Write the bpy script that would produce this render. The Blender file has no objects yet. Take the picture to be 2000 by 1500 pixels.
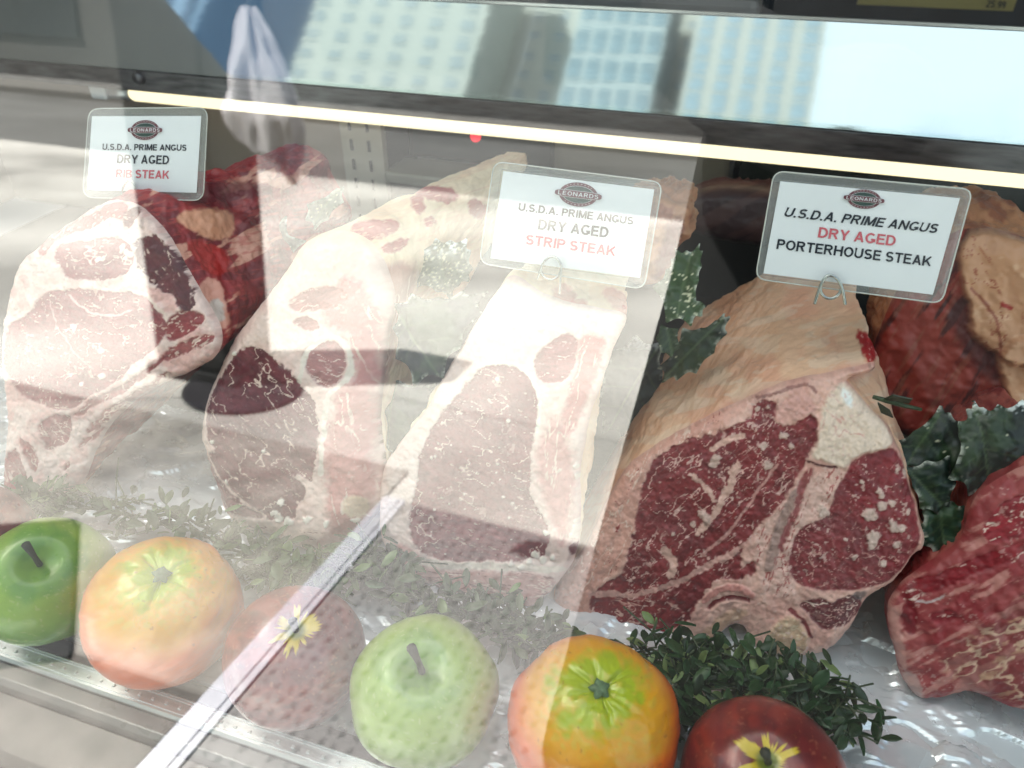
import bpy, bmesh, math, random
import numpy as np
from mathutils import Vector, Matrix, Quaternion
random.seed(7)
rng = np.random.default_rng(11)
scene = bpy.context.scene
COL = scene.collection
RAD = math.radians

# ---------------------------------------------------------------- camera
CAM = np.array([0.0, 0.0, 0.41])
YAW, PITCH, FPX = RAD(18), RAD(35), 1450.0
FW = np.array([-math.sin(YAW)*math.cos(PITCH), math.cos(YAW)*math.cos(PITCH), -math.sin(PITCH)])
RT = np.array([math.cos(YAW), math.sin(YAW), 0.0])
UP = np.cross(RT, FW)
cd = bpy.data.cameras.new('camera'); cam = bpy.data.objects.new('camera', cd); COL.objects.link(cam)
cam.location = CAM
cam.rotation_euler = Matrix((Vector(RT), Vector(UP), Vector(-FW))).transposed().to_euler()
cd.sensor_width = 36.0; cd.lens = 36.0*FPX/2000.0
cd.clip_start = 0.01; cd.clip_end = 2000
cd.dof.use_dof = True; cd.dof.focus_distance = 0.47; cd.dof.aperture_fstop = 8.5
scene.camera = cam

# ---------------------------------------------------------------- world, sun, exposure
SUN = Vector((-0.45, 0.25, 0.86)).normalized()
w = bpy.data.worlds.new('World'); scene.world = w; w.use_nodes = True
wn = w.node_tree.nodes; wn.clear()
sky = wn.new('ShaderNodeTexSky'); sky.sky_type = 'NISHITA'; sky.sun_disc = False
sky.sun_elevation = math.asin(SUN.z); sky.sun_rotation = math.atan2(SUN.x, SUN.y)
sky.dust_density = 6.0; sky.air_density = .8; sky.ozone_density = .6
bg = wn.new('ShaderNodeBackground'); bg.inputs['Strength'].default_value = 0.15
wo = wn.new('ShaderNodeOutputWorld')
wt = wn.new('ShaderNodeTexCoord'); wz = wn.new('ShaderNodeTexNoise'); wz.inputs['Scale'].default_value = 2.2; wz.inputs['Detail'].default_value = 6
wr = wn.new('ShaderNodeMapRange'); wr.inputs[1].default_value = .34; wr.inputs[2].default_value = .56
wm = wn.new('ShaderNodeMix'); wm.data_type = 'RGBA'; wm.inputs[7].default_value = (2.35, 2.45, 2.55, 1)   # thin bright cloud over the sky
w.node_tree.links.new(wt.outputs['Generated'], wz.inputs['Vector']); w.node_tree.links.new(wz.outputs[0], wr.inputs[0])
w.node_tree.links.new(wr.outputs[0], wm.inputs[0]); w.node_tree.links.new(sky.outputs[0], wm.inputs[6])
w.node_tree.links.new(wm.outputs[2], bg.inputs[0]); w.node_tree.links.new(bg.outputs[0], wo.inputs[0])
sd_ = bpy.data.lights.new('sun', 'SUN'); sd_.energy = 5.0; sd_.angle = RAD(0.5); sd_.color = (1, .95, .87)
sun = bpy.data.objects.new('sun', sd_); COL.objects.link(sun)
sun.rotation_euler = SUN.to_track_quat('Z', 'Y').to_euler(); sun.location = (-5, 1, 6)
scene.view_settings.view_transform = 'Standard'; scene.view_settings.look = 'None'
scene.view_settings.exposure = 2.3; scene.view_settings.gamma = 1.0
scene.view_settings.use_curve_mapping = False
scene.render.engine = 'CYCLES'
cy = scene.cycles
cy.use_denoising = True; cy.max_bounces = 10; cy.transparent_max_bounces = 16; cy.diffuse_bounces = 4
cy.glossy_bounces = 5; cy.caustics_reflective = False; cy.caustics_refractive = False
cy.sample_clamp_indirect = 6.0

# ---------------------------------------------------------------- geometry helpers
def rays(px, py):
    px = np.asarray(px, float); py = np.asarray(py, float)
    return (FW + np.multiply.outer((px-1000)/FPX, RT) + np.multiply.outer((750-py)/FPX, UP))
def on_plane(px, py, p0, n):
    d = rays(px, py); k = np.dot(np.asarray(p0)-CAM, n)/np.dot(d, n)
    return CAM + d*k[..., None]
def at_y(px, py, Y): return on_plane(px, py, (0, Y, 0), np.array([0, 1., 0]))
def at_z(px, py, Z): return on_plane(px, py, (0, 0, Z), np.array([0, 0, 1.]))
def at_d(px, py, d): return CAM + rays(px, py)*d
def project(P):
    q = P - CAM; f = q@FW
    return 1000 + FPX*(q@RT)/f, 750 - FPX*(q@UP)/f

def lin(c):
    c = np.asarray(c, float)/255.0
    return np.where(c <= .04045, c/12.92, ((c+.055)/1.055)**2.4)

def mesh_np(name, V, quads=None, tris=None, ngons=None, smooth=True):
    me = bpy.data.meshes.new(name)
    V = np.asarray(V, np.float32)
    loops = []; starts = []; n = 0
    for F, k in ((quads, 4), (tris, 3)):
        if F is not None and len(F):
            F = np.asarray(F, np.int32).reshape(-1, k)
            loops.append(F.ravel()); starts.append(n + np.arange(len(F))*k); n += F.size
    if ngons:
        for g in ngons:
            loops.append(np.asarray(g, np.int32)); starts.append(np.array([n])); n += len(g)
    L = np.concatenate(loops); S = np.concatenate(starts).astype(np.int32)
    me.vertices.add(len(V)); me.vertices.foreach_set('co', V.ravel())
    me.loops.add(len(L)); me.loops.foreach_set('vertex_index', L.astype(np.int32))
    me.polygons.add(len(S)); me.polygons.foreach_set('loop_start', S)
    me.update(calc_edges=True); me.validate()
    if smooth: me.polygons.foreach_set('use_smooth', np.ones(len(me.polygons), bool))
    return me
def set_col(me, rgb):
    a = me.color_attributes.new('Col', 'FLOAT_COLOR', 'POINT')
    c = np.ones((len(me.vertices), 4), np.float32); c[:, :3] = rgb
    a.data.foreach_set('color', c.ravel())
def link(name, me, mat=None, parent=None):
    o = bpy.data.objects.new(name, me); COL.objects.link(o)
    if mat is not None and me is not None: me.materials.append(mat)
    if parent is not None: o.parent = parent; o.matrix_parent_inverse = parent.matrix_world.inverted()
    return o
def tag(o, label=None, cat=None, group=None, kind=None):
    if label: o['label'] = label
    if cat: o['category'] = cat
    if group: o['group'] = group
    if kind: o['kind'] = kind
    return o
def empty(name, loc, label, cat, group=None):
    o = bpy.data.objects.new(name, None); o.location = tuple(float(v) for v in loc); o.empty_display_size = .02
    COL.objects.link(o); o.matrix_world = Matrix.Translation(o.location)
    return tag(o, label, cat, group)

class MB:
    def __init__(s): s.v = []; s.f = []
    def add(s, v, f):
        b = len(s.v); s.v += [tuple(map(float, p)) for p in v]; s.f += [tuple(i+b for i in q) for q in f]
    def box(s, lo, hi):
        x0, y0, z0 = lo; x1, y1, z1 = hi
        s.add([(x0,y0,z0),(x1,y0,z0),(x1,y1,z0),(x0,y1,z0),(x0,y0,z1),(x1,y0,z1),(x1,y1,z1),(x0,y1,z1)],
              [(0,3,2,1),(4,5,6,7),(0,1,5,4),(1,2,6,5),(2,3,7,6),(3,0,4,7)])
    def tube(s, pts, r, n=8, cap=True):
        pts = [Vector(p) for p in pts]; rr = r if hasattr(r, '__len__') else [r]*len(pts)
        rings = []; ref = None
        for i, p in enumerate(pts):
            t = (pts[min(i+1, len(pts)-1)] - pts[max(i-1, 0)]).normalized()
            if ref is None: ref = t.orthogonal().normalized()
            ref = (ref - t*ref.dot(t)).normalized(); bi = t.cross(ref)
            rings.append([p + (ref*math.cos(a)+bi*math.sin(a))*rr[i] for a in [2*math.pi*k/n for k in range(n)]])
        v = [q for ring in rings for q in ring]; f = []
        for i in range(len(pts)-1):
            for k in range(n):
                f.append((i*n+k, i*n+(k+1) % n, (i+1)*n+(k+1) % n, (i+1)*n+k))
        if cap: f.append(tuple(range(n))[::-1]); f.append(tuple(range((len(pts)-1)*n, len(pts)*n)))
        s.add(v, f)
    def build(s, name, mat, parent=None, smooth=False, bevel=0):
        me = bpy.data.meshes.new(name); me.from_pydata(s.v, [], s.f); me.update()
        if smooth:
            for p in me.polygons: p.use_smooth = True
        o = link(name, me, mat, parent)
        if bevel:
            m = o.modifiers.new('bevel', 'BEVEL'); m.width = bevel; m.segments = 2; m.limit_method = 'ANGLE'
        return o

# ---------------------------------------------------------------- numpy noise
def _h(ix, iy, seed):
    n = (ix.astype(np.int64)*374761393 + iy.astype(np.int64)*668265263 + seed*974634777) & 0xffffffff
    n = ((n ^ (n >> 13))*1274126177) & 0xffffffff
    return ((n ^ (n >> 16)) & 0xffffff)/float(0xffffff)
def vnoise(x, y, seed=0):
    xi = np.floor(x); yi = np.floor(y); u = x-xi; v = y-yi
    u = u*u*u*(u*(u*6-15)+10); v = v*v*v*(v*(v*6-15)+10)
    a = _h(xi, yi, seed); b = _h(xi+1, yi, seed); c = _h(xi, yi+1, seed); d = _h(xi+1, yi+1, seed)
    return a*(1-u)*(1-v)+b*u*(1-v)+c*(1-u)*v+d*u*v
def fbm(x, y, seed=0, o=4):
    s = 0; a = .5; t = 0
    for i in range(o):
        s = s + a*vnoise(x, y, seed+i*17); t += a; a *= .5; x = x*2.03+3.1; y = y*2.03+1.7
    return s/t
def worley(x, y, seed=0):
    xi = np.floor(x); yi = np.floor(y); f1 = np.full(x.shape, 9.); f2 = np.full(x.shape, 9.)
    for dx in (-1, 0, 1):
        for dy in (-1, 0, 1):
            cx = xi+dx; cy_ = yi+dy
            d = np.hypot(cx+_h(cx, cy_, seed)-x, cy_+_h(cx, cy_, seed+5)-y)
            f2 = np.minimum(f2, np.maximum(f1, d)); f1 = np.minimum(f1, d)
    return f1, f2
def sstep(a, b, x):
    t = np.clip((x-a)/(b-a), 0, 1); return t*t*(3-2*t)
def chaikin(P, n=2, closed=True):
    P = np.asarray(P, float)
    for _ in range(n):
        if closed: Q = np.roll(P, -1, 0)
        else: Q = P[1:]
        A = P if closed else P[:-1]
        R = np.empty((2*len(A), 2)); R[0::2] = A*.75+Q*.25; R[1::2] = A*.25+Q*.75
        if not closed: R = np.vstack([P[:1], R, P[-1:]])
        P = R
    return P
def sdist(x, y, P):
    """signed distance to a closed polygon, negative inside"""
    d = np.full(x.shape, 1e18); s = np.zeros(x.shape, bool)
    Q = np.roll(P, -1, 0)
    for (ax, ay), (bx, by) in zip(P, Q):
        ex, ey = bx-ax, by-ay; wx, wy = x-ax, y-ay
        t = np.clip((wx*ex+wy*ey)/(ex*ex+ey*ey+1e-18), 0, 1)
        d = np.minimum(d, (wx-ex*t)**2+(wy-ey*t)**2)
        if ey != 0:
            c = (ay <= y) != (by <= y)
            s ^= c & (x < ax+(y-ay)*ex/ey)
    d = np.sqrt(d); return np.where(s, -d, d)
def ldist(x, y, P):
    d = np.full(x.shape, 1e18)
    for (ax, ay), (bx, by) in zip(P[:-1], P[1:]):
        ex, ey = bx-ax, by-ay
        t = np.clip(((x-ax)*ex+(y-ay)*ey)/(ex*ex+ey*ey+1e-18), 0, 1)
        d = np.minimum(d, (x-ax-ex*t)**2+(y-ay-ey*t)**2)
    return np.sqrt(d)
def nearest(P2, poly):
    best = np.full(len(P2), 1e18); out = P2.copy()
    Q = np.roll(poly, -1, 0)
    for a, b in zip(poly, Q):
        e = b-a; t = np.clip(((P2-a)@e)/(e@e+1e-18), 0, 1); q = a+t[:, None]*e
        d = ((P2-q)**2).sum(1); m = d < best; best[m] = d[m]; out[m] = q[m]
    return out

# ---------------------------------------------------------------- materials
def mat_base(name):
    m = bpy.data.materials.new(name); m.use_nodes = True
    nt = m.node_tree; b = nt.nodes['Principled BSDF']
    return m, nt, b
def plain(name, rgb, rough=.5, metal=0., bump=0., bscale=200., var=0., vscale=20., spec=.5, coat=0., dist=.001, stretch=(1, 1, 1)):
    m, nt, b = mat_base(name)
    b.inputs['Base Color'].default_value = (*rgb, 1); b.inputs['Roughness'].default_value = rough
    b.inputs['Metallic'].default_value = metal; b.inputs['Specular IOR Level'].default_value = spec
    b.inputs['Coat Weight'].default_value = coat; b.inputs['Coat Roughness'].default_value = .1
    tc = nt.nodes.new('ShaderNodeTexCoord'); mp = nt.nodes.new('ShaderNodeMapping')
    mp.inputs['Scale'].default_value = stretch
    nt.links.new(tc.outputs['Object'], mp.inputs[0])
    if var:
        n = nt.nodes.new('ShaderNodeTexNoise'); n.inputs['Scale'].default_value = vscale; n.inputs['Detail'].default_value = 6
        nt.links.new(mp.outputs[0], n.inputs['Vector'])
        r = nt.nodes.new('ShaderNodeValToRGB')
        r.color_ramp.elements[0].position = .3; r.color_ramp.elements[1].position = .7
        r.color_ramp.elements[0].color = (*[c*(1-var) for c in rgb], 1); r.color_ramp.elements[1].color = (*[min(1, c*(1+var)) for c in rgb], 1)
        nt.links.new(n.outputs[0], r.inputs[0]); nt.links.new(r.outputs[0], b.inputs['Base Color'])
        q = nt.nodes.new('ShaderNodeMapRange'); q.inputs[3].default_value = max(.03, rough-.12); q.inputs[4].default_value = min(1, rough+.12)
        nt.links.new(n.outputs[0], q.inputs[0]); nt.links.new(q.outputs[0], b.inputs['Roughness'])
    if bump:
        n = nt.nodes.new('ShaderNodeTexNoise'); n.inputs['Scale'].default_value = bscale; n.inputs['Detail'].default_value = 5
        nt.links.new(mp.outputs[0], n.inputs['Vector'])
        k = nt.nodes.new('ShaderNodeBump'); k.inputs['Strength'].default_value = bump; k.inputs['Distance'].default_value = dist
        nt.links.new(n.outputs[0], k.inputs['Height']); nt.links.new(k.outputs[0], b.inputs['Normal'])
    return m
def attr_mat(name, rough=.4, sss=.0, bump=.25, bscale=900., coat=0., spec=.5, dist=.0006, rvar=.15):
    m, nt, b = mat_base(name)
    a = nt.nodes.new('ShaderNodeAttribute'); a.attribute_name = 'Col'
    nt.links.new(a.outputs['Color'], b.inputs['Base Color'])
    b.inputs['Roughness'].default_value = rough; b.inputs['Specular IOR Level'].default_value = spec
    b.inputs['Coat Weight'].default_value = coat; b.inputs['Coat Roughness'].default_value = .15
    if sss:
        b.inputs['Subsurface Weight'].default_value = sss
        b.inputs['Subsurface Radius'].default_value = (1., .35, .25); b.inputs['Subsurface Scale'].default_value = .002
    tc = nt.nodes.new('ShaderNodeTexCoord')
    n = nt.nodes.new('ShaderNodeTexNoise'); n.inputs['Scale'].default_value = bscale; n.inputs['Detail'].default_value = 4
    nt.links.new(tc.outputs['Object'], n.inputs['Vector'])
    k = nt.nodes.new('ShaderNodeBump'); k.inputs['Strength'].default_value = bump; k.inputs['Distance'].default_value = dist
    nt.links.new(n.outputs[0], k.inputs['Height']); nt.links.new(k.outputs[0], b.inputs['Normal'])
    n2 = nt.nodes.new('ShaderNodeTexNoise'); n2.inputs['Scale'].default_value = 60; n2.inputs['Detail'].default_value = 3
    nt.links.new(tc.outputs['Object'], n2.inputs['Vector'])
    q = nt.nodes.new('ShaderNodeMapRange'); q.inputs[1].default_value = .3; q.inputs[2].default_value = .7
    q.inputs[3].default_value = max(.05, rough-rvar); q.inputs[4].default_value = rough+rvar
    nt.links.new(n2.outputs[0], q.inputs[0]); nt.links.new(q.outputs[0], b.inputs['Roughness'])
    return m
def pane_mat(name, r0, tint=(1, 1, 1), rough=0.0, diffuse=0.):
    m = bpy.data.materials.new(name); m.use_nodes = True; nt = m.node_tree; nt.nodes.clear()
    o = nt.nodes.new('ShaderNodeOutputMaterial'); tr = nt.nodes.new('ShaderNodeBsdfTransparent'); gl = nt.nodes.new('ShaderNodeBsdfGlossy')
    tr.inputs[0].default_value = (*tint, 1); gl.inputs['Roughness'].default_value = rough; gl.inputs['Color'].default_value = (1, 1, 1, 1)
    lw = nt.nodes.new('ShaderNodeLayerWeight'); lw.inputs[0].default_value = .5
    p = nt.nodes.new('ShaderNodeMath'); p.operation = 'POWER'; p.inputs[1].default_value = 5
    mu = nt.nodes.new('ShaderNodeMath'); mu.operation = 'MULTIPLY_ADD'; mu.inputs[1].default_value = 1-r0; mu.inputs[2].default_value = r0
    mx = nt.nodes.new('ShaderNodeMixShader')
    nt.links.new(lw.outputs['Facing'], p.inputs[0]); nt.links.new(p.outputs[0], mu.inputs[0]); nt.links.new(mu.outputs[0], mx.inputs[0])
    nt.links.new(tr.outputs[0], mx.inputs[1]); nt.links.new(gl.outputs[0], mx.inputs[2])
    last = mx
    if diffuse:
        df = nt.nodes.new('ShaderNodeBsdfDiffuse'); df.inputs[0].default_value = (.85, .86, .85, 1)
        m2 = nt.nodes.new('ShaderNodeMixShader'); m2.inputs[0].default_value = diffuse
        nt.links.new(mx.outputs[0], m2.inputs[1]); nt.links.new(df.outputs[0], m2.inputs[2]); last = m2
    nt.links.new(last.outputs[0], o.inputs[0]); return m

M_MEAT = attr_mat('raw_meat', rough=.46, sss=.0, bump=.22, bscale=700, coat=.10, spec=.4)
M_FRUIT = attr_mat('fruit_skin', rough=.32, bump=.12, bscale=350, coat=.35, rvar=.06)
M_LEAF = attr_mat('plastic_leaf', rough=.42, bump=.2, bscale=300, coat=.08, rvar=.1, spec=.35)
M_STEEL = plain('brushed_steel', (.55, .57, .58), .28, 1., bump=.12, bscale=60, var=.12, vscale=9, stretch=(1, 30, 30))
M_DSTEEL = plain('worn_dark_steel', (.13, .13, .14), .35, .7, bump=.3, bscale=80, var=.5, vscale=30, stretch=(1, 6, 6))
M_ALU = plain('aluminium', (.62, .65, .66), .38, .85, bump=.15, bscale=120, var=.1, vscale=12, stretch=(1, 40, 40))
M_BLACK = plain('black_rubber', (.012, .012, .014), .55, bump=.3, bscale=300)
M_CASEWALL = plain('grey_beige_case_wall', (.27, .225, .185), .45, var=.12, vscale=5, bump=.1, bscale=90)
M_DARKCASE = plain('dark_case_interior', (.022, .026, .028), .4, var=.3, vscale=8)
M_WHITE = plain('white_plastic', (.62, .64, .66), .4, var=.04, vscale=10)
M_PAPER = plain('white_card', (.80, .82, .84), .55, var=.02, vscale=30)
M_INK = plain('black_ink', (.012, .018, .03), .5)
M_RED = plain('red_ink', (.60, .12, .15), .5)
M_MAROON = plain('maroon_ink', (.14, .035, .05), .5)
M_GREEN = plain('dark_green_ink', (.02, .06, .05), .5)
M_WIRE = plain('wire', (.5, .52, .5), .25, 1.)
M_LAM = pane_mat('clear_laminate', .05, (.95, .96, .95), .06, .13)
M_GLASS = pane_mat('shop_glass', .086, (.96, 1.0, .985), 0.)
def smear(m):
    nt = m.node_tree; out = nt.nodes['Material Output'] if 'Material Output' in nt.nodes else [n for n in nt.nodes if n.type == 'OUTPUT_MATERIAL'][0]
    src = out.inputs[0].links[0].from_socket
    tc = nt.nodes.new('ShaderNodeTexCoord'); mp = nt.nodes.new('ShaderNodeMapping'); mp.inputs['Scale'].default_value = (14, 5, 3.2); mp.inputs['Rotation'].default_value = (0, .5, 0)
    n = nt.nodes.new('ShaderNodeTexNoise'); n.inputs['Scale'].default_value = 1.0; n.inputs['Detail'].default_value = 7; n.inputs['Distortion'].default_value = 1.2
    r = nt.nodes.new('ShaderNodeMapRange'); r.inputs[1].default_value = .48; r.inputs[2].default_value = .80; r.inputs[4].default_value = .006
    df = nt.nodes.new('ShaderNodeBsdfDiffuse'); df.inputs[0].default_value = (.8, .8, .8, 1); mx = nt.nodes.new('ShaderNodeMixShader')
    nt.links.new(tc.outputs['Object'], mp.inputs[0]); nt.links.new(mp.outputs[0], n.inputs['Vector']); nt.links.new(n.outputs[0], r.inputs[0])
    nt.links.new(r.outputs[0], mx.inputs[0]); nt.links.new(src, mx.inputs[1]); nt.links.new(df.outputs[0], mx.inputs[2]); nt.links.new(mx.outputs[0], out.inputs[0])
smear(M_GLASS)

# ---------------------------------------------------------------- the display case
GN = np.array([0, -math.cos(RAD(6)), math.sin(RAD(6))]); G0 = np.array([0, .11, -.03])
def slab_x(x0, x1, prof, name, mat, parent=None, **k):
    """profile polygon in (y,z) extruded along x"""
    b = MB(); n = len(prof)
    b.add([(x0, y, z) for y, z in prof]+[(x1, y, z) for y, z in prof],
          [tuple(range(n))[::-1], tuple(range(n, 2*n))]+[(i, (i+1) % n, n+(i+1) % n, n+i) for i in range(n)])
    return b.build(name, mat, parent, **k)
ty, tz = math.sin(RAD(6)), math.cos(RAD(6))
PL = .64
case = empty('display_case', (0, .4, -.75), 'long glass fronted butcher display case holding the meat', 'display case')
pn = [(.11, -.03), (.11+ty*PL, -.03+tz*PL), (.11+ty*PL+.004, -.03+tz*PL), (.114, -.03)]
slab_x(-1.6, 1.6, pn, 'front_glass', M_GLASS, case)
slab_x(-1.6, 1.6, [(.10, -.75), (.86, -.75), (.86, -.042), (.10, -.042)], 'cabinet_body', M_STEEL, case)
slab_x(-1.6, 1.6, [(.1005, -.0418), (.157, -.0418), (.157, -.010), (.1005, -.014)], 'front_ledge', plain('grey_ledge', (.085, .075, .07), .35, var=.25, vscale=25, bump=.2, bscale=60), case, bevel=.001)
slab_x(-1.6, 1.6, [(.1575, -.0418), (.1690, -.0418), (.1690, .000), (.1600, .000), (.1575, -.004)], 'ledge_trim', plain('pale_trim', (.25, .24, .225), .3, var=.12, vscale=20), case, bevel=.001)
slab_x(-1.6, 1.6, [(.1695, -.0418), (.1830, -.0418), (.1830, .001), (.1815, .003), (.1710, .003), (.1695, .001)], 'aluminium_channel', M_ALU, case)
b = MB()
x = -.9
while x < .5:
    b.box((x, .1752, .0025), (x+.0016, .1768, .0039)); x += .0095
for yy in (.1725, .1795, .181):
    b.box((-1.6, yy, .0026), (1.6, yy+.0005, .0036))
b.build('channel_ridges', plain('bright_alu', (.85, .87, .88), .3, .6), case)
slab_x(-1.6, 1.6, [(.1835, -.0418), (.196, -.0418), (.196, -.004), (.1835, -.004)], 'rubber_gasket', M_BLACK, case)
slab_x(-1.6, 1.6, [(.1965, -.0418), (.86, -.0418), (.86, -.006), (.1965, -.006)], 'tray_floor', M_WHITE, case)
# back wall: grey-beige panel on the left, slotted upright, dark rear opening with a ledge
bk = MB(); bk.box((-1.05, .80, -.006), (-.475, .815, .196)); bk.build('rear_panel', M_CASEWALL, case)
bk = MB(); bk.box((-1.07, .125, -.006), (-1.055, .86, .60)); bk.build('end_panel', M_CASEWALL, case)
bk = MB(); bk.box((1.30, .20, -.006), (1.315, .86, .60)); bk.build('end_panel', M_CASEWALL, case)
up = MB(); up.box((-.472, .79, -.006), (-.418, .80, .196)); upo = up.build('slotted_upright', plain('pale_upright', (.42, .41, .37), .4, var=.08), case)
sl = MB()
for k in range(9):
    for xx in (-.460, -.437):
        z = .182-.0235*k; sl.box((xx, .7885, z-.0065), (xx+.0032, .7898, z+.0065))
sl.build('slots', M_BLACK, upo)
bk = MB(); bk.box((-.01, .83, .112), (1.3, .845, .196)); bk.build('rear_door', plain('dark_rear_glass', (.018, .03, .032), .15, var=.3, vscale=4), case)
bk = MB(); bk.box((-.417, .785, .094), (1.3, .845, .108)); bk.build('rear_ledge', plain('grey_green_ledge', (.26, .27, .24), .35, .3, var=.1), case, bevel=.003)
bk = MB(); bk.box((-.417, .80, -.006), (1.3, .815, .092)); bk.build('lower_rear_panel', M_DARKCASE, case)
bk = MB(); bk.box((-.93, .43, -.0055), (1.28, .78, .006)); bk.build('shade_deck', M_BLACK, case)  # black sheet standing in for the shade behind the roasts

ap = empty('rear_appliance', (-.25, .93, -.04), 'grey appliance with a dark rounded screen, knobs and a red light behind the lamp', 'appliance')
bk = MB(); bk.box((-.41, .86, -.041), (-.02, 1.0, .30)); bk.build('housing', plain('housing_grey', (.33, .34, .34), .4), ap, bevel=.008)
bk = MB(); bk.box((-.415, .852, .105), (-.225, .8595, .28)); bk.build('screen', plain('screen_dark', (.012, .022, .024), .12), ap, bevel=.012)
for xx in (-.285, -.258):
    bk = MB(); bk.tube([(xx, .8515, .155), (xx, .843, .155)], .007, 14); bk.build('knob', M_ALU, ap, smooth=True)
rl, rn_, rb_ = mat_base('red_light'); rb_.inputs['Base Color'].default_value = (.8, .02, .03, 1); rb_.inputs['Emission Color'].default_value = (1, .03, .05, 1); rb_.inputs['Emission Strength'].default_value = .35
P_ = at_y(931, 265, .855); bk = MB(); bk.tube([(P_[0], .859, P_[2]), (P_[0], .849, P_[2])], [.0075, .006], 14); bk.build('red_light', rl, ap, smooth=True)
for (ya, yb, mm) in ((278, 296, M_RED), (297, 306, M_PAPER), (307, 322, M_RED)):
    A_ = at_y(916, ya, .855); B_ = at_y(945, yb, .855); bk = MB(); bk.box((A_[0], .8565, B_[2]), (B_[0], .8592, A_[2])); bk.build('label_strip', mm, ap)

slab_x(-1.6, 1.6, [(.46, .602), (.86, .602), (.86, .64), (.46, .64)], 'case_top_shade', plain('case_top_dark', (.06, .06, .062), .5), case)  # unseen top, added to keep sky light off the rear meats

# polished hood above the lamp: a sloping mirror steel fascia with a dark lip
hood = empty('lamp_hood', (0, .75, .2), 'polished steel hood slanting above the lit tube and mirroring buildings and sky', 'hood')
TB = RAD(25)
hy, hz = math.sin(TB)*.088, math.cos(TB)*.088
M_MIRROR = plain('polished_steel_hood', (.60, .69, .72), .045, 1., bump=.035, bscale=7, var=.0, vscale=40, dist=.002, stretch=(1, 5, 5))
slab_x(-1.05, 1.29, [(.7215, .2185), (.7215+hy, .2185+hz), (.7225+hy, .2182+hz), (.7245, .2182)], 'mirror_fascia', M_MIRROR, hood)
slab_x(-1.05, 1.29, [(.7180, .1955), (.7225, .1955), (.7225, .2180), (.7180, .2180)], 'dark_lip', M_DSTEEL, hood, bevel=.0008)
slab_x(-1.05, 1.29, [(.7230, .2005), (.80, .2005), (.80, .2175), (.7230, .2175)], 'hood_underside', M_DSTEEL, hood)
slab_x(-1.05, 1.29, [(.7205+hy, .2190+hz), (.7245+hy, .2190+hz), (.7245+hy, .2215+hz), (.7205+hy, .2215+hz)], 'bright_top_edge', plain('edge_white', (.8, .84, .86), .25, .4), hood)
sc_ = MB(); P = at_y(272, 152, .717)
sc_.tube([(P[0], .719, P[2]), (P[0], .712, P[2])], [.0075, .006], 12); sc_.build('screw', M_DSTEEL, hood, smooth=True)

# fluorescent tube
lamp = empty('tube_lamp', (0, .735, .186), 'glowing warm white fluorescent tube under the steel hood', 'lamp')
m = bpy.data.materials.new('lit_tube'); m.use_nodes = True; nt = m.node_tree; nt.nodes.clear()
em = nt.nodes.new('ShaderNodeEmission'); em.inputs[0].default_value = (1, .81, .52, 1); em.inputs[1].default_value = .40
oo = nt.nodes.new('ShaderNodeOutputMaterial'); nt.links.new(em.outputs[0], oo.inputs[0])
XL = -.715
b = MB(); b.tube([(XL, .7385, .1865), (XL+.004, .7385, .1865), (1.2, .7385, .1865)], [.0074, .0088, .0088], 20); b.build('tube', m, lamp, smooth=True)
b = MB(); b.tube([(XL-.03, .7385, .1865), (XL-.001, .7385, .1865)], .0086, 20); b.build('end_cap', M_ALU, lamp, smooth=True)
b = MB(); b.box((XL-.055, .728, .178), (XL-.031, .748, .1998)); b.build('socket', M_WHITE, lamp, bevel=.003)

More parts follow.
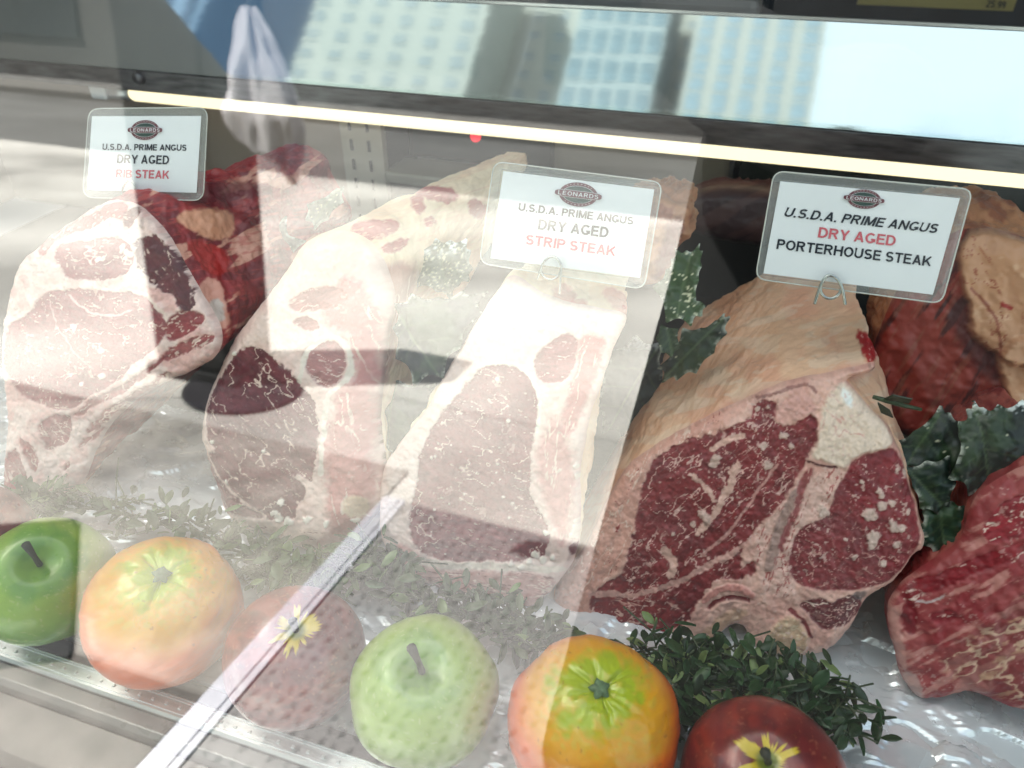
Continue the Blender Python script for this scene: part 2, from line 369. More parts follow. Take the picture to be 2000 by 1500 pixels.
# ---------------------------------------------------------------- meat
FATC = lin((240, 212, 196)); PINKF = lin((226, 176, 160)); CREAM = lin((246, 222, 190))
def blend(rgb, m, c): rgb += m[:, None]*(np.asarray(c)-rgb)
class Painter:
    def __init__(s, px, py, base, seed):
        s.x, s.y, s.seed = px, py, seed; n = len(px)
        s.h = np.zeros(n)
        s.wx = (fbm(px/46, py/46, seed)-.5); s.wy = (fbm(px/46, py/46, seed+50)-.5)
        s.fx = (fbm(px/9, py/9, seed+9, 3)-.5); s.fy = (fbm(px/9, py/9, seed+59, 3)-.5)
        s.rgb = np.tile(np.asarray(base, float), (n, 1))
    def rot(s, ang, sx, sy):
        c, k = math.cos(RAD(ang)), math.sin(RAD(ang))
        return (s.x*c+s.y*k)/sx, (-s.x*k+s.y*c)/sy
    def mask(s, poly, soft=3, warp=16, fine=7, sm=2):
        P = chaikin(poly, sm); return sstep(soft, -soft, sdist(s.x+s.wx*warp+s.fx*fine, s.y+s.wy*warp+s.fy*fine, P))
    def tint(s, amt, scale=30, seed=3, cols=None):
        n = fbm(s.x/scale, s.y/scale, s.seed+seed, 4)
        if cols is None: s.rgb *= (1+amt*(n-.5))[:, None]
        else: blend(s.rgb, sstep(.42, .66, n)*amt, cols)
    def fleck(s, m, ang, sx, sy, thr, col, seed, hgt=0.0, soft=.05):
        u, v = s.rot(ang, sx, sy)
        k = .68*m*sstep(thr+.085, thr+.085+soft*1.6, fbm(u, v, s.seed+seed, 3)*.8+.2*fbm(s.x/80, s.y/80, s.seed+seed+3, 2)); blend(s.rgb, k, col); s.h += k*hgt
    def vein(s, m, ang, sx, sy, wd, col, seed, dens=.45, hgt=0.):
        u, v = s.rot(ang, sx, sy)
        n = np.abs(fbm(u+s.wx*.5, v+s.wy*.5, s.seed+seed, 3)-.5)
        pres = sstep(dens, dens+.12, fbm(u*.6+7, v*.6, s.seed+seed+31, 2))
        k = m*pres*sstep(wd, wd*.3, n); blend(s.rgb, k, col); s.h += k*hgt
    def crackle(s, m, scale, wd, col, seed, hgt=0.):
        wx = (fbm(s.x/17, s.y/17, s.seed+seed+40, 3)-.5)*1.1; wy = (fbm(s.x/17, s.y/17, s.seed+seed+60, 3)-.5)*1.1
        f1, f2 = worley((s.x+s.wx*30+s.fx*12)/scale+wx*.6, (s.y+s.wy*30+s.fy*12)/scale+wy*.6, s.seed+seed)
        wv = wd*(.25+1.5*fbm(s.x/22, s.y/22, s.seed+seed+13, 3)**1.6)
        pres = sstep(.34, .60, fbm(s.x/34, s.y/34, s.seed+seed+3, 3))
        k = m*(.25+.75*pres)*sstep(1., .3, (f2-f1)/wv); blend(s.rgb, k*.9, col); s.h += k*hgt
    def grain(s, a=1.):
        n = fbm(s.x/5.2, s.y/5.2, s.seed+71, 2); s.rgb *= (1+.30*a*(n-.5))[:, None]
        sp = vnoise(s.x/5.0+3, s.y/5.0, s.seed+72)*.6+.4*fbm(s.x/40, s.y/40, s.seed+73, 2)
        blend(s.rgb, .7*a*sstep(.765, .81, sp), lin((226, 188, 176)))
        sp = vnoise(s.x/7.0+9, s.y/7.0, s.seed+74)*.6+.4*fbm(s.x/30, s.y/30, s.seed+75, 2)
        s.rgb *= (1-.22*a*sstep(.74, .80, sp))[:, None]
        s.h += (fbm(s.x/7, s.y/7, s.seed+76, 3)-.5)*.0012*a
    def muscle(s, poly, col, ang=20, seed=1, soft=2.5, warp=16, fine=6, fl=.66, vn=.02, fat=None, dark=None, dip=.0009, fs=(22, 5), rim=True):
        fat = FATC if fat is None else fat
        m = s.mask(poly, soft, warp, fine)
        if rim: # pale connective line round the muscle
            pass
        c = lin(col); blend(s.rgb, m, c)
        n = fbm(s.x/34, s.y/34, s.seed+seed+2, 4)
        k = m*sstep(.45, .7, n); blend(s.rgb, k*.6, c*.62 if dark is None else lin(dark))
        u, v = s.rot(ang, 60, 5); s.rgb *= (1+m*.32*(fbm(u, v, s.seed+seed+5, 3)-.5))[:, None]
        u, v = s.rot(ang, 9, 2.6); s.rgb *= (1+m*.42*(fbm(u, v, s.seed+seed+6, 2)-.5))[:, None]
        s.h -= m*dip
        s.fleck(m, ang, fs[0], fs[1], fl, fat, seed+8, .0003)
        if vn: s.vein(m, ang, fs[0]*2.6, fs[1]*4.5, vn, fat, seed+14)
        return m
    def stroke(s, pts, wd, col, soft=1.5, warp=10, fine=5, hgt=0., a=1.):
        d = ldist(s.x+s.wx*warp+s.fx*fine, s.y+s.wy*warp+s.fy*fine, chaikin(pts, 2, False))
        k = a*sstep(wd+soft, wd-soft, d); blend(s.rgb, k, col); s.h += k*hgt; return k
    def blob(s, x, y, r, col, hgt=.0006, e=1.):
        d = np.hypot(s.x+s.fx*r*1.3-x, (s.y+s.fy*r*1.3-y)*e); k = sstep(r*1.15, r*.75, d); blend(s.rgb, k, col); s.h += k*hgt

FACEN = np.array([0, -math.cos(RAD(25)), math.sin(RAD(25))])
def roast(name, label, outline, foot, paint, side, L=.16, n=FACEN, ext=(0, 1, 0), step=.00062, rnd=.006, taper=.35,
          bulge=.004, cat='roast', group=None, smooth_n=2, sstepm=.0011, seed=1, p0=None, ripple=1.0, tc=None, tp=2.2):
    n = np.asarray(n, float); n /= np.linalg.norm(n)
    if p0 is None: p0 = at_z(foot[0], foot[1], 0.0)
    ex = np.cross(np.array([0, 0, 1.]), n); ex /= np.linalg.norm(ex); ey = np.cross(n, ex)
    OP = chaikin(outline, smooth_n)
    O3 = on_plane(OP[:, 0], OP[:, 1], p0, n); O2 = np.c_[(O3-p0)@ex, (O3-p0)@ey]
    # resample and roughen the outline a little
    seg = np.linalg.norm(np.roll(O2, -1, 0)-O2, axis=1); cum = np.r_[0, np.cumsum(seg)]
    tt = np.arange(0, cum[-1], .0022); CP = np.vstack([O2, O2[:1]])
    O2 = np.c_[np.interp(tt, cum, CP[:, 0]), np.interp(tt, cum, CP[:, 1])]
    tg = np.roll(O2, -1, 0)-np.roll(O2, 1, 0); tg /= np.linalg.norm(tg, axis=1)[:, None]
    O2 = O2 + np.c_[tg[:, 1], -tg[:, 0]]*((fbm(O2[:, 0]/.008, O2[:, 1]/.008, seed+3, 3)-.5)*.0016)[:, None]
    lo, hi = O2.min(0)-step, O2.max(0)+step
    gx = np.arange(lo[0], hi[0]+step, step); gy = np.arange(lo[1], hi[1]+step, step)
    X, Y = np.meshgrid(gx, gy); sd = sdist(X.ravel(), Y.ravel(), O2).reshape(X.shape)
    ins = sd < -.3*step
    cell = ins[:-1, :-1] & ins[1:, :-1] & ins[:-1, 1:] & ins[1:, 1:]
    idx = np.arange(X.size).reshape(X.shape)
    q = np.stack([idx[:-1, :-1], idx[:-1, 1:], idx[1:, 1:], idx[1:, :-1]], -1)[cell]
    used = np.unique(q); rem = -np.ones(X.size, np.int64); rem[used] = np.arange(len(used)); q = rem[q]
    P2 = np.c_[X.ravel()[used], Y.ravel()[used]]; sdu = sd.ravel()[used]
    E = np.concatenate([q[:, [0, 1]], q[:, [1, 2]], q[:, [2, 3]], q[:, [3, 0]]])
    key = np.minimum(E[:, 0], E[:, 1])*len(used)+np.maximum(E[:, 0], E[:, 1])
    u, inv, cnt = np.unique(key, return_inverse=True, return_counts=True)
    BE = E[cnt[inv] == 1]; bv = np.unique(BE)
    P2[bv] = nearest(P2[bv], O2); sdu[bv] = 0
    P3 = p0 + P2[:, :1]*ex + P2[:, 1:]*ey
    px, py = project(P3)
    rgb, h = paint(px, py)
    d = np.clip(-sdu, 0, None); t = np.clip(1-d/rnd, 0, 1)
    drop = -rnd*.8*(1-np.sqrt(np.clip(1-t*t, 0, 1)))
    cen = np.clip(d/.05, 0, 1); bul = bulge*(1-(1-cen)**2)
    hh = h*np.clip(d/.003, 0, 1)+drop+bul+(fbm(P2[:, 0]/.02, P2[:, 1]/.02, seed, 4)-.5)*.004*np.clip(d/.004, 0, 1)
    P3 = P3 + hh[:, None]*n
    # side wall
    ext = np.asarray(ext, float); ext /= np.linalg.norm(ext)
    K = int(L/sstepm); ss = np.linspace(0, 1, K+1)[1:]**1.25*L
    B3 = P3[bv]; B2 = P2[bv]; C3 = B3.mean(0) if tc is None else on_plane(np.array(float(tc[0])), np.array(float(tc[1])), p0, n)
    rad = B3-C3; rad -= np.outer(rad@ext, ext)
    # outward normals of the outline
    nb = len(bv); V = [P3]; C = [rgb]; bpos = -np.ones(len(used), np.int64); bpos[bv] = np.arange(nb)
    rm = B3-B3.mean(0); rm -= np.outer(rm@ext, ext)
    rl = rm/np.maximum(np.linalg.norm(rm, axis=1)[:, None], 1e-9)
    arc = np.arctan2(rm@np.array([0, 0, 1.]), rm@np.array([1., 0, 0]))*.09
    for s_ in ss:
        f = s_/L; k = 1-taper*f**tp
        nz = (fbm(arc/.022+seed, np.full(nb, s_/.022), seed+7, 4)-.5)*.014*ripple*min(1, s_/.012)+(fbm(arc/.006, np.full(nb, s_/.006), seed+8, 2)-.5)*.0018*ripple*min(1, s_/.004)
        R = B3 + rad*(k-1) + np.outer(np.full(nb, s_), ext) + rl*nz[:, None]
        R[:, 2] = np.maximum(R[:, 2], .0005)
        V.append(R)
        ax, ay = project(R); C.append(side(ax, ay, s_, arc))
    V.append((C3 + ext*L)[None]); C.append(C[-1].mean(0)[None])
    n0 = len(P3); quads = [q]
    r0 = np.concatenate([bv])
    a, b_ = BE[:, 0], BE[:, 1]; ia, ib = bpos[a], bpos[b_]
    quads.append(np.c_[b_, a, n0+ia, n0+ib])
    for k in range(K-1):
        quads.append(np.c_[n0+k*nb+ib, n0+k*nb+ia, n0+(k+1)*nb+ia, n0+(k+1)*nb+ib])
    last = n0+(K-1)*nb; ctr = n0+K*nb
    tris = np.c_[last+ib, last+ia, np.full(len(BE), ctr)]
    me = mesh_np(name, np.vstack(V), np.vstack(quads), tris)
    set_col(me, np.clip(np.vstack(C), 0.002, .95))
    o = link(name, me, M_MEAT); tag(o, label, cat, group); return o

# ---- 1 rib roast ------------------------------------------------
RIB = [(206,389),(178,402),(150,421),(118,440),(87,463),(63,487),(48,495),(28,522),(14,570),(8,610),(0,646),(-4,690),(0,735),(8,775),(8,815),(9,852),(4,905),(0,965),(20,983),(85,980),(133,973),(157,940),(175,891),(196,845),(227,810),(266,775),(315,747),(360,730),(405,706),(428,676),(425,640),(410,612),(396,590),(381,563),(355,520),(336,480),(318,452),(292,425),(268,402),(240,390)]
def rib_paint(px, py):
    p = Painter(px, py, lin((236, 205, 196)), 21)
    p.tint(.8, 26, 3, lin((222, 168, 160))); p.tint(.22, 8, 5)
    p.h += (fbm(px/14, py/14, 33, 3)-.5)*.0022
    red = (142, 62, 68)
    p.muscle([(210,395),(150,428),(90,468),(70,495),(84,505),(110,478),(150,452),(190,440),(215,428),(240,432),(255,412),(240,395)], (160,84,84), -35, 1, fl=.6, fs=(16, 6))
    p.muscle([(112,485),(147,471),(196,462),(245,464),(270,480),(266,520),(245,541),(196,548),(150,545),(130,534),(110,512)], red, 10, 2, fl=.60, fs=(16, 6))
    p.muscle([(272,462),(297,450),(322,462),(350,513),(378,560),(388,592),(364,602),(343,578),(315,567),(288,530),(270,500)], (92,34,42), 60, 3, fl=.60, dark=(70,26,40), warp=30, fine=20)
    m = p.muscle([(2,668),(24,632),(50,618),(68,590),(101,569),(147,560),(196,566),(259,572),(280,578),(308,592),(334,621),(334,646),(315,676),(292,692),(270,704),(247,732),(210,760),(175,781),(147,797),(112,801),(80,788),(45,770),(24,749),(8,723)], red, 15, 4, fl=.635, fs=(14, 5), vn=.014, dark=(128, 52, 60))
    p.stroke([(140,575),(160,598),(190,612),(230,618),(262,606)], 1.6, lin((236, 200, 196)), warp=6)
    p.stroke([(100,590),(118,640),(150,690),(190,720)], 1.0, lin((226, 186, 182)), warp=14, a=.7)
    p.stroke([(262,568),(290,575),(318,600),(338,630)], 3, lin((238, 212, 200)))
    p.muscle([(330,625),(350,606),(372,600),(398,610),(408,625),(384,640),(362,650),(346,664),(332,660)], (140,44,50), -30, 5, fl=.56, fs=(12, 5))
    p.muscle([(84,828),(108,807),(140,803),(150,817),(147,842),(133,866),(108,880),(91,880),(87,852)], (140,66,70), 50, 6, fl=.62)
    p.crackle(p.mask([(84,828),(108,807),(140,803),(150,817),(147,842),(133,866),(108,880),(91,880)]), 22, .10, FATC, 2)
    p.muscle([(4,905),(28,872),(45,891),(56,922),(70,972),(2,976)], (136,44,50), 62, 7, fl=.58, fs=(26, 4))
    p.muscle([(35,849),(63,863),(84,905),(77,926),(60,905)], (140,48,52), 55, 8, fl=.6, fs=(20, 4))
    for q, sdn in (([(150,803),(200,770),(260,738),(330,690),(336,700),(262,752),(205,785),(156,815)], 9), ([(168,835),(205,800),(260,765),(330,728),(334,735),(266,778),(212,815),(170,850)], 10),
                   ([(315,704),(336,678),(371,658),(413,650),(426,660),(392,676),(350,697),(326,706)], 11), ([(150,868),(175,845),(200,828),(198,838),(176,862),(152,880)], 12), ([(125,910),(140,898),(140,912),(128,925)], 13)):
        p.muscle(q, (148,66,66), -35, sdn, fl=.55, fs=(14, 5), fine=9)
    for k in range(9): p.blob(*[(100,516),(118,521),(245,485),(250,504),(196,506),(150,640),(165,750),(205,735),(258,495)][k], 4+k % 3*2, lin((244, 218, 204)))
    p.muscle([(236,425),(262,405),(270,418),(262,440),(246,446)], (110,48,48), 20, 15, fl=.55)
    p.grain()
    return p.rgb, p.h
def rib_side(px, py, s, arc):
    p = Painter(px, py, lin((152, 40, 46)), 31)
    p.tint(.6, 28, 3, lin((92, 22, 34)))
    u, v = p.rot(-32, 80, 26); blend(p.rgb, sstep(.56, .63, fbm(u, v, 77, 4)), lin((222, 160, 138)))
    u, v = p.rot(-10, 26, 6); blend(p.rgb, .5*sstep(.60, .68, fbm(u, v, 78, 3)), lin((188, 66, 60)))
    m = p.mask([(338,418),(400,402),(455,408),(452,462),(405,466),(360,448)], 4, 20); blend(p.rgb, m, lin((226, 160, 126))); p.tint(.1, 9)
    m = p.mask([(355,476),(400,470),(440,490),(452,520),(425,548),(395,530)], 3, 16); blend(p.rgb, m, lin((176, 38, 34)))
    m = p.mask([(382,560),(418,540),(440,570),(452,640),(425,650),(400,610)], 3, 18); blend(p.rgb, m*.9, lin((222, 158, 138)))
    m = p.mask([(405,590),(435,580),(442,630),(415,630)], 3, 8); blend(p.rgb, m, lin((208, 190, 180)))
    m = p.mask([(350,372),(440,360),(520,352),(540,380),(430,396)], 6, 20); blend(p.rgb, m*.8, lin((110, 26, 38)))
    return p.rgb
roast('rib_roast', 'bone-in rib roast with a pink marbled face under the leftmost small sign', RIB, (85, 980), rib_paint, rib_side, L=.19, ext=(.1, 1, -.06), taper=.35, tc=(300, 420), tp=1.0, seed=3, group='dry aged roasts on the foil')

# ---- 2 bone-in strip roast (large curved one) -------------------
ST2 = [(540,524),(560,492),(585,462),(622,446),(668,450),(704,472),(730,510),(748,560),(752,600),(742,640),(734,690),(728,740),(722,800),(724,850),(732,900),(738,945),(735,990),(712,1022),(688,1050),(640,1087),(602,1098),(560,1078),(505,1056),(448,1043),(420,1003),(402,957),(388,922),(381,880),(374,852),(378,808),(388,765),(413,712),(437,660),(476,612),(518,555)]
def st2_paint(px, py):
    p = Painter(px, py, lin((238, 208, 196)), 41)
    p.tint(.5, 40, 3, lin((226, 184, 172))); p.tint(.18, 9, 5)
    p.h += (fbm(px/16, py/16, 35, 3)-.5)*.002
    m = p.mask([(640,560),(700,540),(745,600),(735,700),(724,800),(722,850),(740,960),(690,1040),(640,1070),(632,1000),(640,900),(650,800),(690,720),(690,660),(640,640)], 14, 34, 16); blend(p.rgb, m*.85, lin((196, 112, 108)))
    p.vein(m, 80, 60, 14, .05, FATC, 5, .35)
    eye = [(462,684),(490,676),(525,690),(560,714),(588,746),(612,772),(624,802),(628,852),(620,905),(612,940),(585,925),(570,945),(590,985),(578,1012),(548,1022),(500,1008),(462,985),(425,955),(405,925),(395,895),(404,884),(420,880),(406,858),(402,826),(398,796),(404,762),(434,724)]
    p.muscle(eye, (112,46,52), 40, 1, fl=.635, fs=(17, 5), warp=12, fine=11, dark=(84, 30, 38), vn=.022)
    p.muscle([(384,890),(396,900),(420,945),(470,988),(520,1008),(500,1020),(440,1000),(405,960)], (120,56,60), 45, 3, fl=.62)
    p.stroke([(398,890),(425,930),(465,965),(520,1010)], 2.5, lin((226, 196, 184)), warp=8)
    p.muscle([(595,690),(616,667),(647,660),(674,676),(681,709),(666,744),(640,758),(616,740),(598,716)], (168,104,100), 20, 4, fl=.62)
    p.stroke([(588,745),(600,690),(640,652),(682,668),(690,712),(672,750),(640,768),(640,830),(632,920)], 5, lin((240, 222, 208)), warp=14)
    p.muscle([(575,930),(600,945),(598,975),(580,985),(568,960)], (112,58,62), 30, 6, fl=.6)
    p.muscle([(560,588),(610,560),(660,560),(690,585),(668,610),(620,605),(580,612)], (178,118,110), -20, 7, fl=.55, fs=(20, 7))
    p.muscle([(566,625),(610,615),(640,640),(600,652)], (172,112,106), -10, 8, fl=.55)
    m = p.mask([(425,1010),(520,1028),(620,1030),(660,1050),(600,1085),(500,1050)], 6, 14); blend(p.rgb, m*.8, lin((214, 178, 160)))
    p.vein(m, 12, 50, 8, .05, lin((150, 92, 84)), 15, .3)
    m = p.mask([(600,1080),(660,1020),(700,1010),(712,1025),(650,1085)], 5, 14); blend(p.rgb, m*.9, lin((158, 92, 88)))
    m = p.mask([(670,975),(700,960),(722,985),(700,1015),(676,1010)], 4, 14); blend(p.rgb, m*.8, lin((236, 208, 176)))
    for x, y, r in ((555,978,7),(540,1000,7),(548,1012,9),(568,1018,10),(520,880,4),(418,862,4),(445,940,5),(606,1012,8),(640,1020,7),(690,1020,6),(458,690,5)): p.blob(x, y, r, lin((246, 234, 220)), .0012)
    k = sstep(560, 470, py+.35*(px-600)); blend(p.rgb, k, lin((243, 218, 184)))
    p.grain(.5)
    return p.rgb, p.h
def st2_side(px, py, s, arc):
    p = Painter(px, py, lin((244, 220, 182)), 43)
    p.tint(.4, 60, 3, lin((234, 190, 150))); p.tint(.1, 9, 6)
    u, v = p.rot(-20, 70, 10); blend(p.rgb, .25*sstep(.5, .62, fbm(u, v, 7, 3)), lin((222, 160, 126)))
    R = lin((172, 70, 66))
    for q in ([(680,445),(720,428),(775,425),(782,445),(760,460),(720,470),(690,478)], [(800,372),(830,360),(880,366),(905,385),(880,400),(840,392)], [(905,400),(940,385),(960,420),(930,430)], [(825,430),(845,420),(855,440),(835,445)], [(740,480),(775,465),(800,462),(790,485),(750,495)], [(800,388),(825,375),(835,410),(815,420)]):
        m = p.mask(q, 3, 12, 9); blend(p.rgb, m, R); p.fleck(m, -20, 16, 4, .56, lin((232, 180, 150)), 4)
    m = p.mask([(735,520),(800,500),(820,540),(800,600),(770,680),(745,780),(735,740),(748,600)], 10, 22); blend(p.rgb, m*.8, lin((178, 112, 104)))
    p.vein(m, 100, 50, 12, .05, FATC, 9, .35)
    return p.rgb
roast('strip_loin_roast', 'large bone-in loin roast with cream fat, between the leftmost and middle signs', ST2, (600, 1096), st2_paint, st2_side, L=.20, ext=(.30, 1, -.02), taper=.70, tc=(650, 440), tp=.65, seed=5, rnd=.022, ripple=.45, group='dry aged roasts on the foil')

# ---- 3 strip roast under the middle sign ------------------------
ST3 = [(993,532),(965,572),(940,607),(905,663),(862,738),(839,782),(818,815),(790,845),(765,882),(746,910),(740,940),(738,980),(736,1027),(744,1066),(768,1104),(790,1125),(825,1143),(895,1164),(986,1185),(1035,1192),(1063,1171),(1105,1122),(1125,1085),(1134,1010),(1130,960),(1129,930),(1140,870),(1147,817),(1175,747),(1190,695),(1208,655),(1226,622),(1215,610),(1160,600),(1100,588),(1055,574),(1030,552)]
def st3_paint(px, py):
    p = Painter(px, py, lin((240, 213, 202)), 61)
    p.tint(.4, 46, 3, lin((230, 192, 178))); p.tint(.15, 9, 5)
    p.h += (fbm(px/16, py/16, 36, 3)-.5)*.0018
    eye = [(945,713),(972,708),(1004,712),(1028,732),(1047,754),(1058,768),(1054,800),(1046,835),(1042,870),(1038,922),(1040,975),(1066,1010),(1080,1062),(1054,1092),(965,1096),(895,1093),(838,1086),(805,1060),(800,1010),(812,968),(814,922),(825,870),(848,826),(882,790),(915,745)]
    p.muscle(eye, (132,62,64), 25, 1, fl=.635, fs=(15, 5), warp=12, fine=11, dark=(108, 46, 50), vn=.022)
    p.muscle([(1045,716),(1052,688),(1077,663),(1112,652),(1133,662),(1130,695),(1115,730),(1087,748),(1058,746)], (160,92,90), 10, 3, fl=.63)
    m = p.mask([(1125,655),(1190,650),(1172,720),(1145,790),(1120,850),(1100,840),(1110,760),(1135,700)], 8, 24, 14); blend(p.rgb, m*.85, lin((200, 116, 110)))
    p.vein(m, 110, 60, 9, .05, FATC, 7, .35)
    m = p.mask([(1060,830),(1100,800),(1120,860),(1118,1000),(1110,1080),(1070,1000),(1050,920)], 12, 26, 14); blend(p.rgb, m*.75, lin((206, 128, 122)))
    p.vein(m, 95, 60, 10, .05, FATC, 9, .35)
    p.stroke([(942,712),(975,703),(1020,715),(1060,762),(1050,840)], 4, lin((248, 236, 222)), warp=6)
    p.stroke([(775,1090),(830,1094),(900,1103),(1000,1104),(1100,1112)], 7, lin((240, 222, 206)), warp=8)
    m = p.mask([(768,1100),(900,1112),(1100,1118),(1060,1175),(1030,1194),(900,1168),(820,1146)], 4, 8); blend(p.rgb, m*.85, lin((192, 132, 124)))
    p.vein(m, 8, 70, 8, .05, lin((128, 66, 64)), 15, .3); p.vein(m, 10, 60, 9, .05, FATC, 19, .4)
    m = p.mask([(768,1060),(800,1060),(830,1090),(800,1110),(770,1095)], 5, 8); blend(p.rgb, m*.7, lin((196, 116, 110)))
    m = p.mask([(1108,1062),(1140,1056),(1142,1085),(1118,1090)], 3, 8); blend(p.rgb, m, lin((110, 48, 50)))
    for x, y, r in ((1046,1082,8),(1035,1095,6),(1060,1090,7),(1080,1088,6),(1000,1098,5),(1020,1106,6),(975,740,6),(995,820,4),(1130,1040,15),(1128,1018,6),(1125,910,6),(1128,930,7),(1068,1040,6)): p.blob(x, y, r, lin((246, 232, 218)), .0012)
    for q in range(26):
        p.blob(840+200*rng.random(), 860+220*rng.random(), 1.5+2*rng.random(), lin((236, 214, 204)), .0004)
    p.grain(.5)
    return p.rgb, p.h
def st3_side(px, py, s, arc):
    p = Painter(px, py, lin((246, 226, 196)), 63)
    p.tint(.5, 40, 3, lin((240, 200, 160))); p.tint(.1, 8, 6)
    for q in ([(1080,556),(1110,552),(1128,575),(1120,600),(1090,610),(1075,590)], [(1085,590),(1140,582),(1150,600),(1100,612)], [(1170,560),(1210,560),(1238,600),(1230,630),(1200,610)]):
        m = p.mask(q, 5, 14, 9); blend(p.rgb, m*.8, lin((196, 110, 104)))
    for x, y in ((1218,600), (1214,617)): p.blob(x, y, 5, lin((180, 40, 44)))
    return p.rgb
roast('strip_roast', 'narrow strip roast with a thick white fat edge standing under the middle sign', ST3, (1035, 1192), st3_paint, st3_side, L=.12, ext=(-.02, 1, .08), taper=.45, tc=(1100, 590), tp=1.0, seed=7, group='dry aged roasts on the foil')

# ---- 4 porterhouse roast ---------------------------------------
PH = [(1074,1162),(1105,1120),(1142,1068),(1162,1020),(1185,975),(1212,928),(1246,893),(1296,862),(1345,836),(1390,812),(1434,792),(1478,770),(1545,744),(1600,734),(1650,725),(1692,714),(1713,706),(1716,722),(1690,734),(1650,741),(1668,758),(1702,800),(1737,832),(1751,860),(1768,905),(1783,957),(1794,985),(1801,1027),(1812,1052),(1808,1080),(1792,1084),(1770,1120),(1738,1152),(1697,1172),(1680,1206),(1652,1250),(1616,1281),(1552,1292),(1484,1279),(1464,1264),(1460,1238),(1441,1222),(1417,1236),(1388,1261),(1352,1253),(1300,1253),(1210,1240),(1140,1221),(1101,1217),(1082,1194)]
def ph_paint(px, py):
    p = Painter(px, py, lin((226, 178, 162)), 81)
    p.tint(.5, 40, 3, lin((206, 146, 134))); p.tint(.2, 9, 5)
    p.h += (fbm(px/16, py/16, 37, 3)-.5)*.002
    # left fat rim: warmer, with a few dark cracks
    m = p.mask([(1074,1162),(1185,975),(1246,893),(1345,836),(1434,792),(1475,785),(1390,850),(1290,880),(1260,900),(1252,990),(1228,1090),(1160,1160),(1140,1215),(1082,1200)], 5, 12)
    blend(p.rgb, m*.7, lin((218, 158, 140)))
    p.vein(m, 118, 70, 14, .03, lin((240, 206, 188)), 4, .4); p.vein(m, 112, 60, 16, .014, lin((150, 52, 50)), 6, .55)
    strip = [(1464,812),(1480,782),(1510,776),(1520,800),(1512,826),(1540,836),(1575,815),(1590,806),(1598,835),(1590,872),(1576,894),(1560,925),(1540,960),(1512,1000),(1486,1020),(1468,1046),(1447,1075),(1452,1110),(1478,1090),(1488,1100),(1462,1126),(1405,1126),(1380,1145),(1363,1172),(1352,1203),(1320,1230),(1300,1236),(1240,1232),(1180,1222),(1152,1196),(1150,1158),(1208,1130),(1226,1098),(1236,1046),(1244,1010),(1250,972),(1258,938),(1272,898),(1330,862),(1387,850),(1440,830)]
    m = p.muscle(strip, (130,37,41), -42, 1, fl=.63, fs=(16, 5), warp=10, fine=12, dark=(104, 30, 36), vn=.022, fat=lin((222, 176, 164)))
    p.crackle(m*sstep(60, 20, np.hypot((px-1260)*.8, (py-1090)*.5)), 26, .10, lin((222, 180, 168)), 12)
    p.crackle(m*sstep(120, 60, np.hypot(px-1480, (py-880)*1.1)), 30, .09, lin((216, 170, 158)), 13)
    fatc = lin((222, 176, 160))
    p.stroke([(1440,905),(1425,940),(1410,985),(1385,1015),(1365,1035)], 7, fatc, warp=18, fine=12, hgt=.0004)
    p.stroke([(1352,925),(1385,950),(1398,975)], 4, fatc, warp=12, fine=8)
    p.stroke([(1515,905),(1490,940),(1465,985),(1440,1020),(1410,1050),(1370,1085)], 3, lin((206, 148, 138)), warp=10, fine=6)
    p.stroke([(1150,1160),(1210,1162),(1270,1150),(1330,1130),(1400,1095),(1470,1050)], 5, lin((206, 156, 144)), warp=14, fine=9)
    p.stroke([(1300,1070),(1320,1100),(1310,1120)], 8, fatc, warp=10, fine=10); p.stroke([(1390,875),(1420,855),(1450,850)], 5, fatc, warp=8)
    m2 = p.mask([(1150,1170),(1260,1165),(1340,1180),(1340,1225),(1240,1230),(1160,1215)], 5, 10)
    p.vein(m2, 12, 40, 12, .05, fatc, 23, .3)
    # bone and seam
    m = p.mask([(1470,1045),(1512,1000),(1545,955),(1575,925),(1640,905),(1650,940),(1610,990),(1570,1020),(1548,1060),(1540,1120),(1560,1160),(1500,1160),(1480,1120)], 5, 10, 8); blend(p.rgb, m, lin((228, 184, 170)))
    p.vein(m, 115, 40, 9, .05, lin((176, 92, 86)), 25, .35)
    m = p.mask([(1545,955),(1562,945),(1556,975),(1530,1040),(1514,1100),(1500,1114),(1491,1104),(1500,1060),(1520,1005)], 2.5, 5, 3); blend(p.rgb, m, lin((172, 138, 128))); p.h += m*.0012
    p.fleck(m, 110, 8, 4, .55, lin((140, 106, 100)), 29)
    m = p.mask([(1570,915),(1592,905),(1575,960),(1555,1010),(1530,1060),(1524,1085),(1518,1060),(1545,1000)], 3, 8, 8); blend(p.rgb, m*.9, lin((140, 44, 50)))
    p.fleck(m, 110, 14, 4, .55, fatc, 33)
    m = p.mask([(1500,1090),(1540,1070),(1545,1150),(1505,1150)], 5, 10, 8); p.crackle(m, 14, .2, lin((160, 50, 54)), 35)
    # tenderloin
    tl = [(1645,930),(1660,902),(1680,888),(1713,881),(1752,878),(1766,905),(1781,957),(1792,990),(1798,1030),(1796,1062),(1782,1088),(1756,1120),(1735,1142),(1700,1147),(1650,1153),(1597,1150),(1545,1134),(1541,1082),(1550,1046),(1566,1024),(1612,1008),(1622,985),(1630,950)]
    m = p.muscle(tl, (136,46,51), 30, 41, fl=.80, warp=7, fine=5, dark=(112, 38, 44), vn=0)
    low = sstep(960, 1060, py+.4*(1650-px))
    p.crackle(m*low, 30, .085, lin((216, 164, 152)), 43, .0003)
    p.crackle(m*(1-low)*.8, 52, .03, lin((206, 152, 144)), 44)
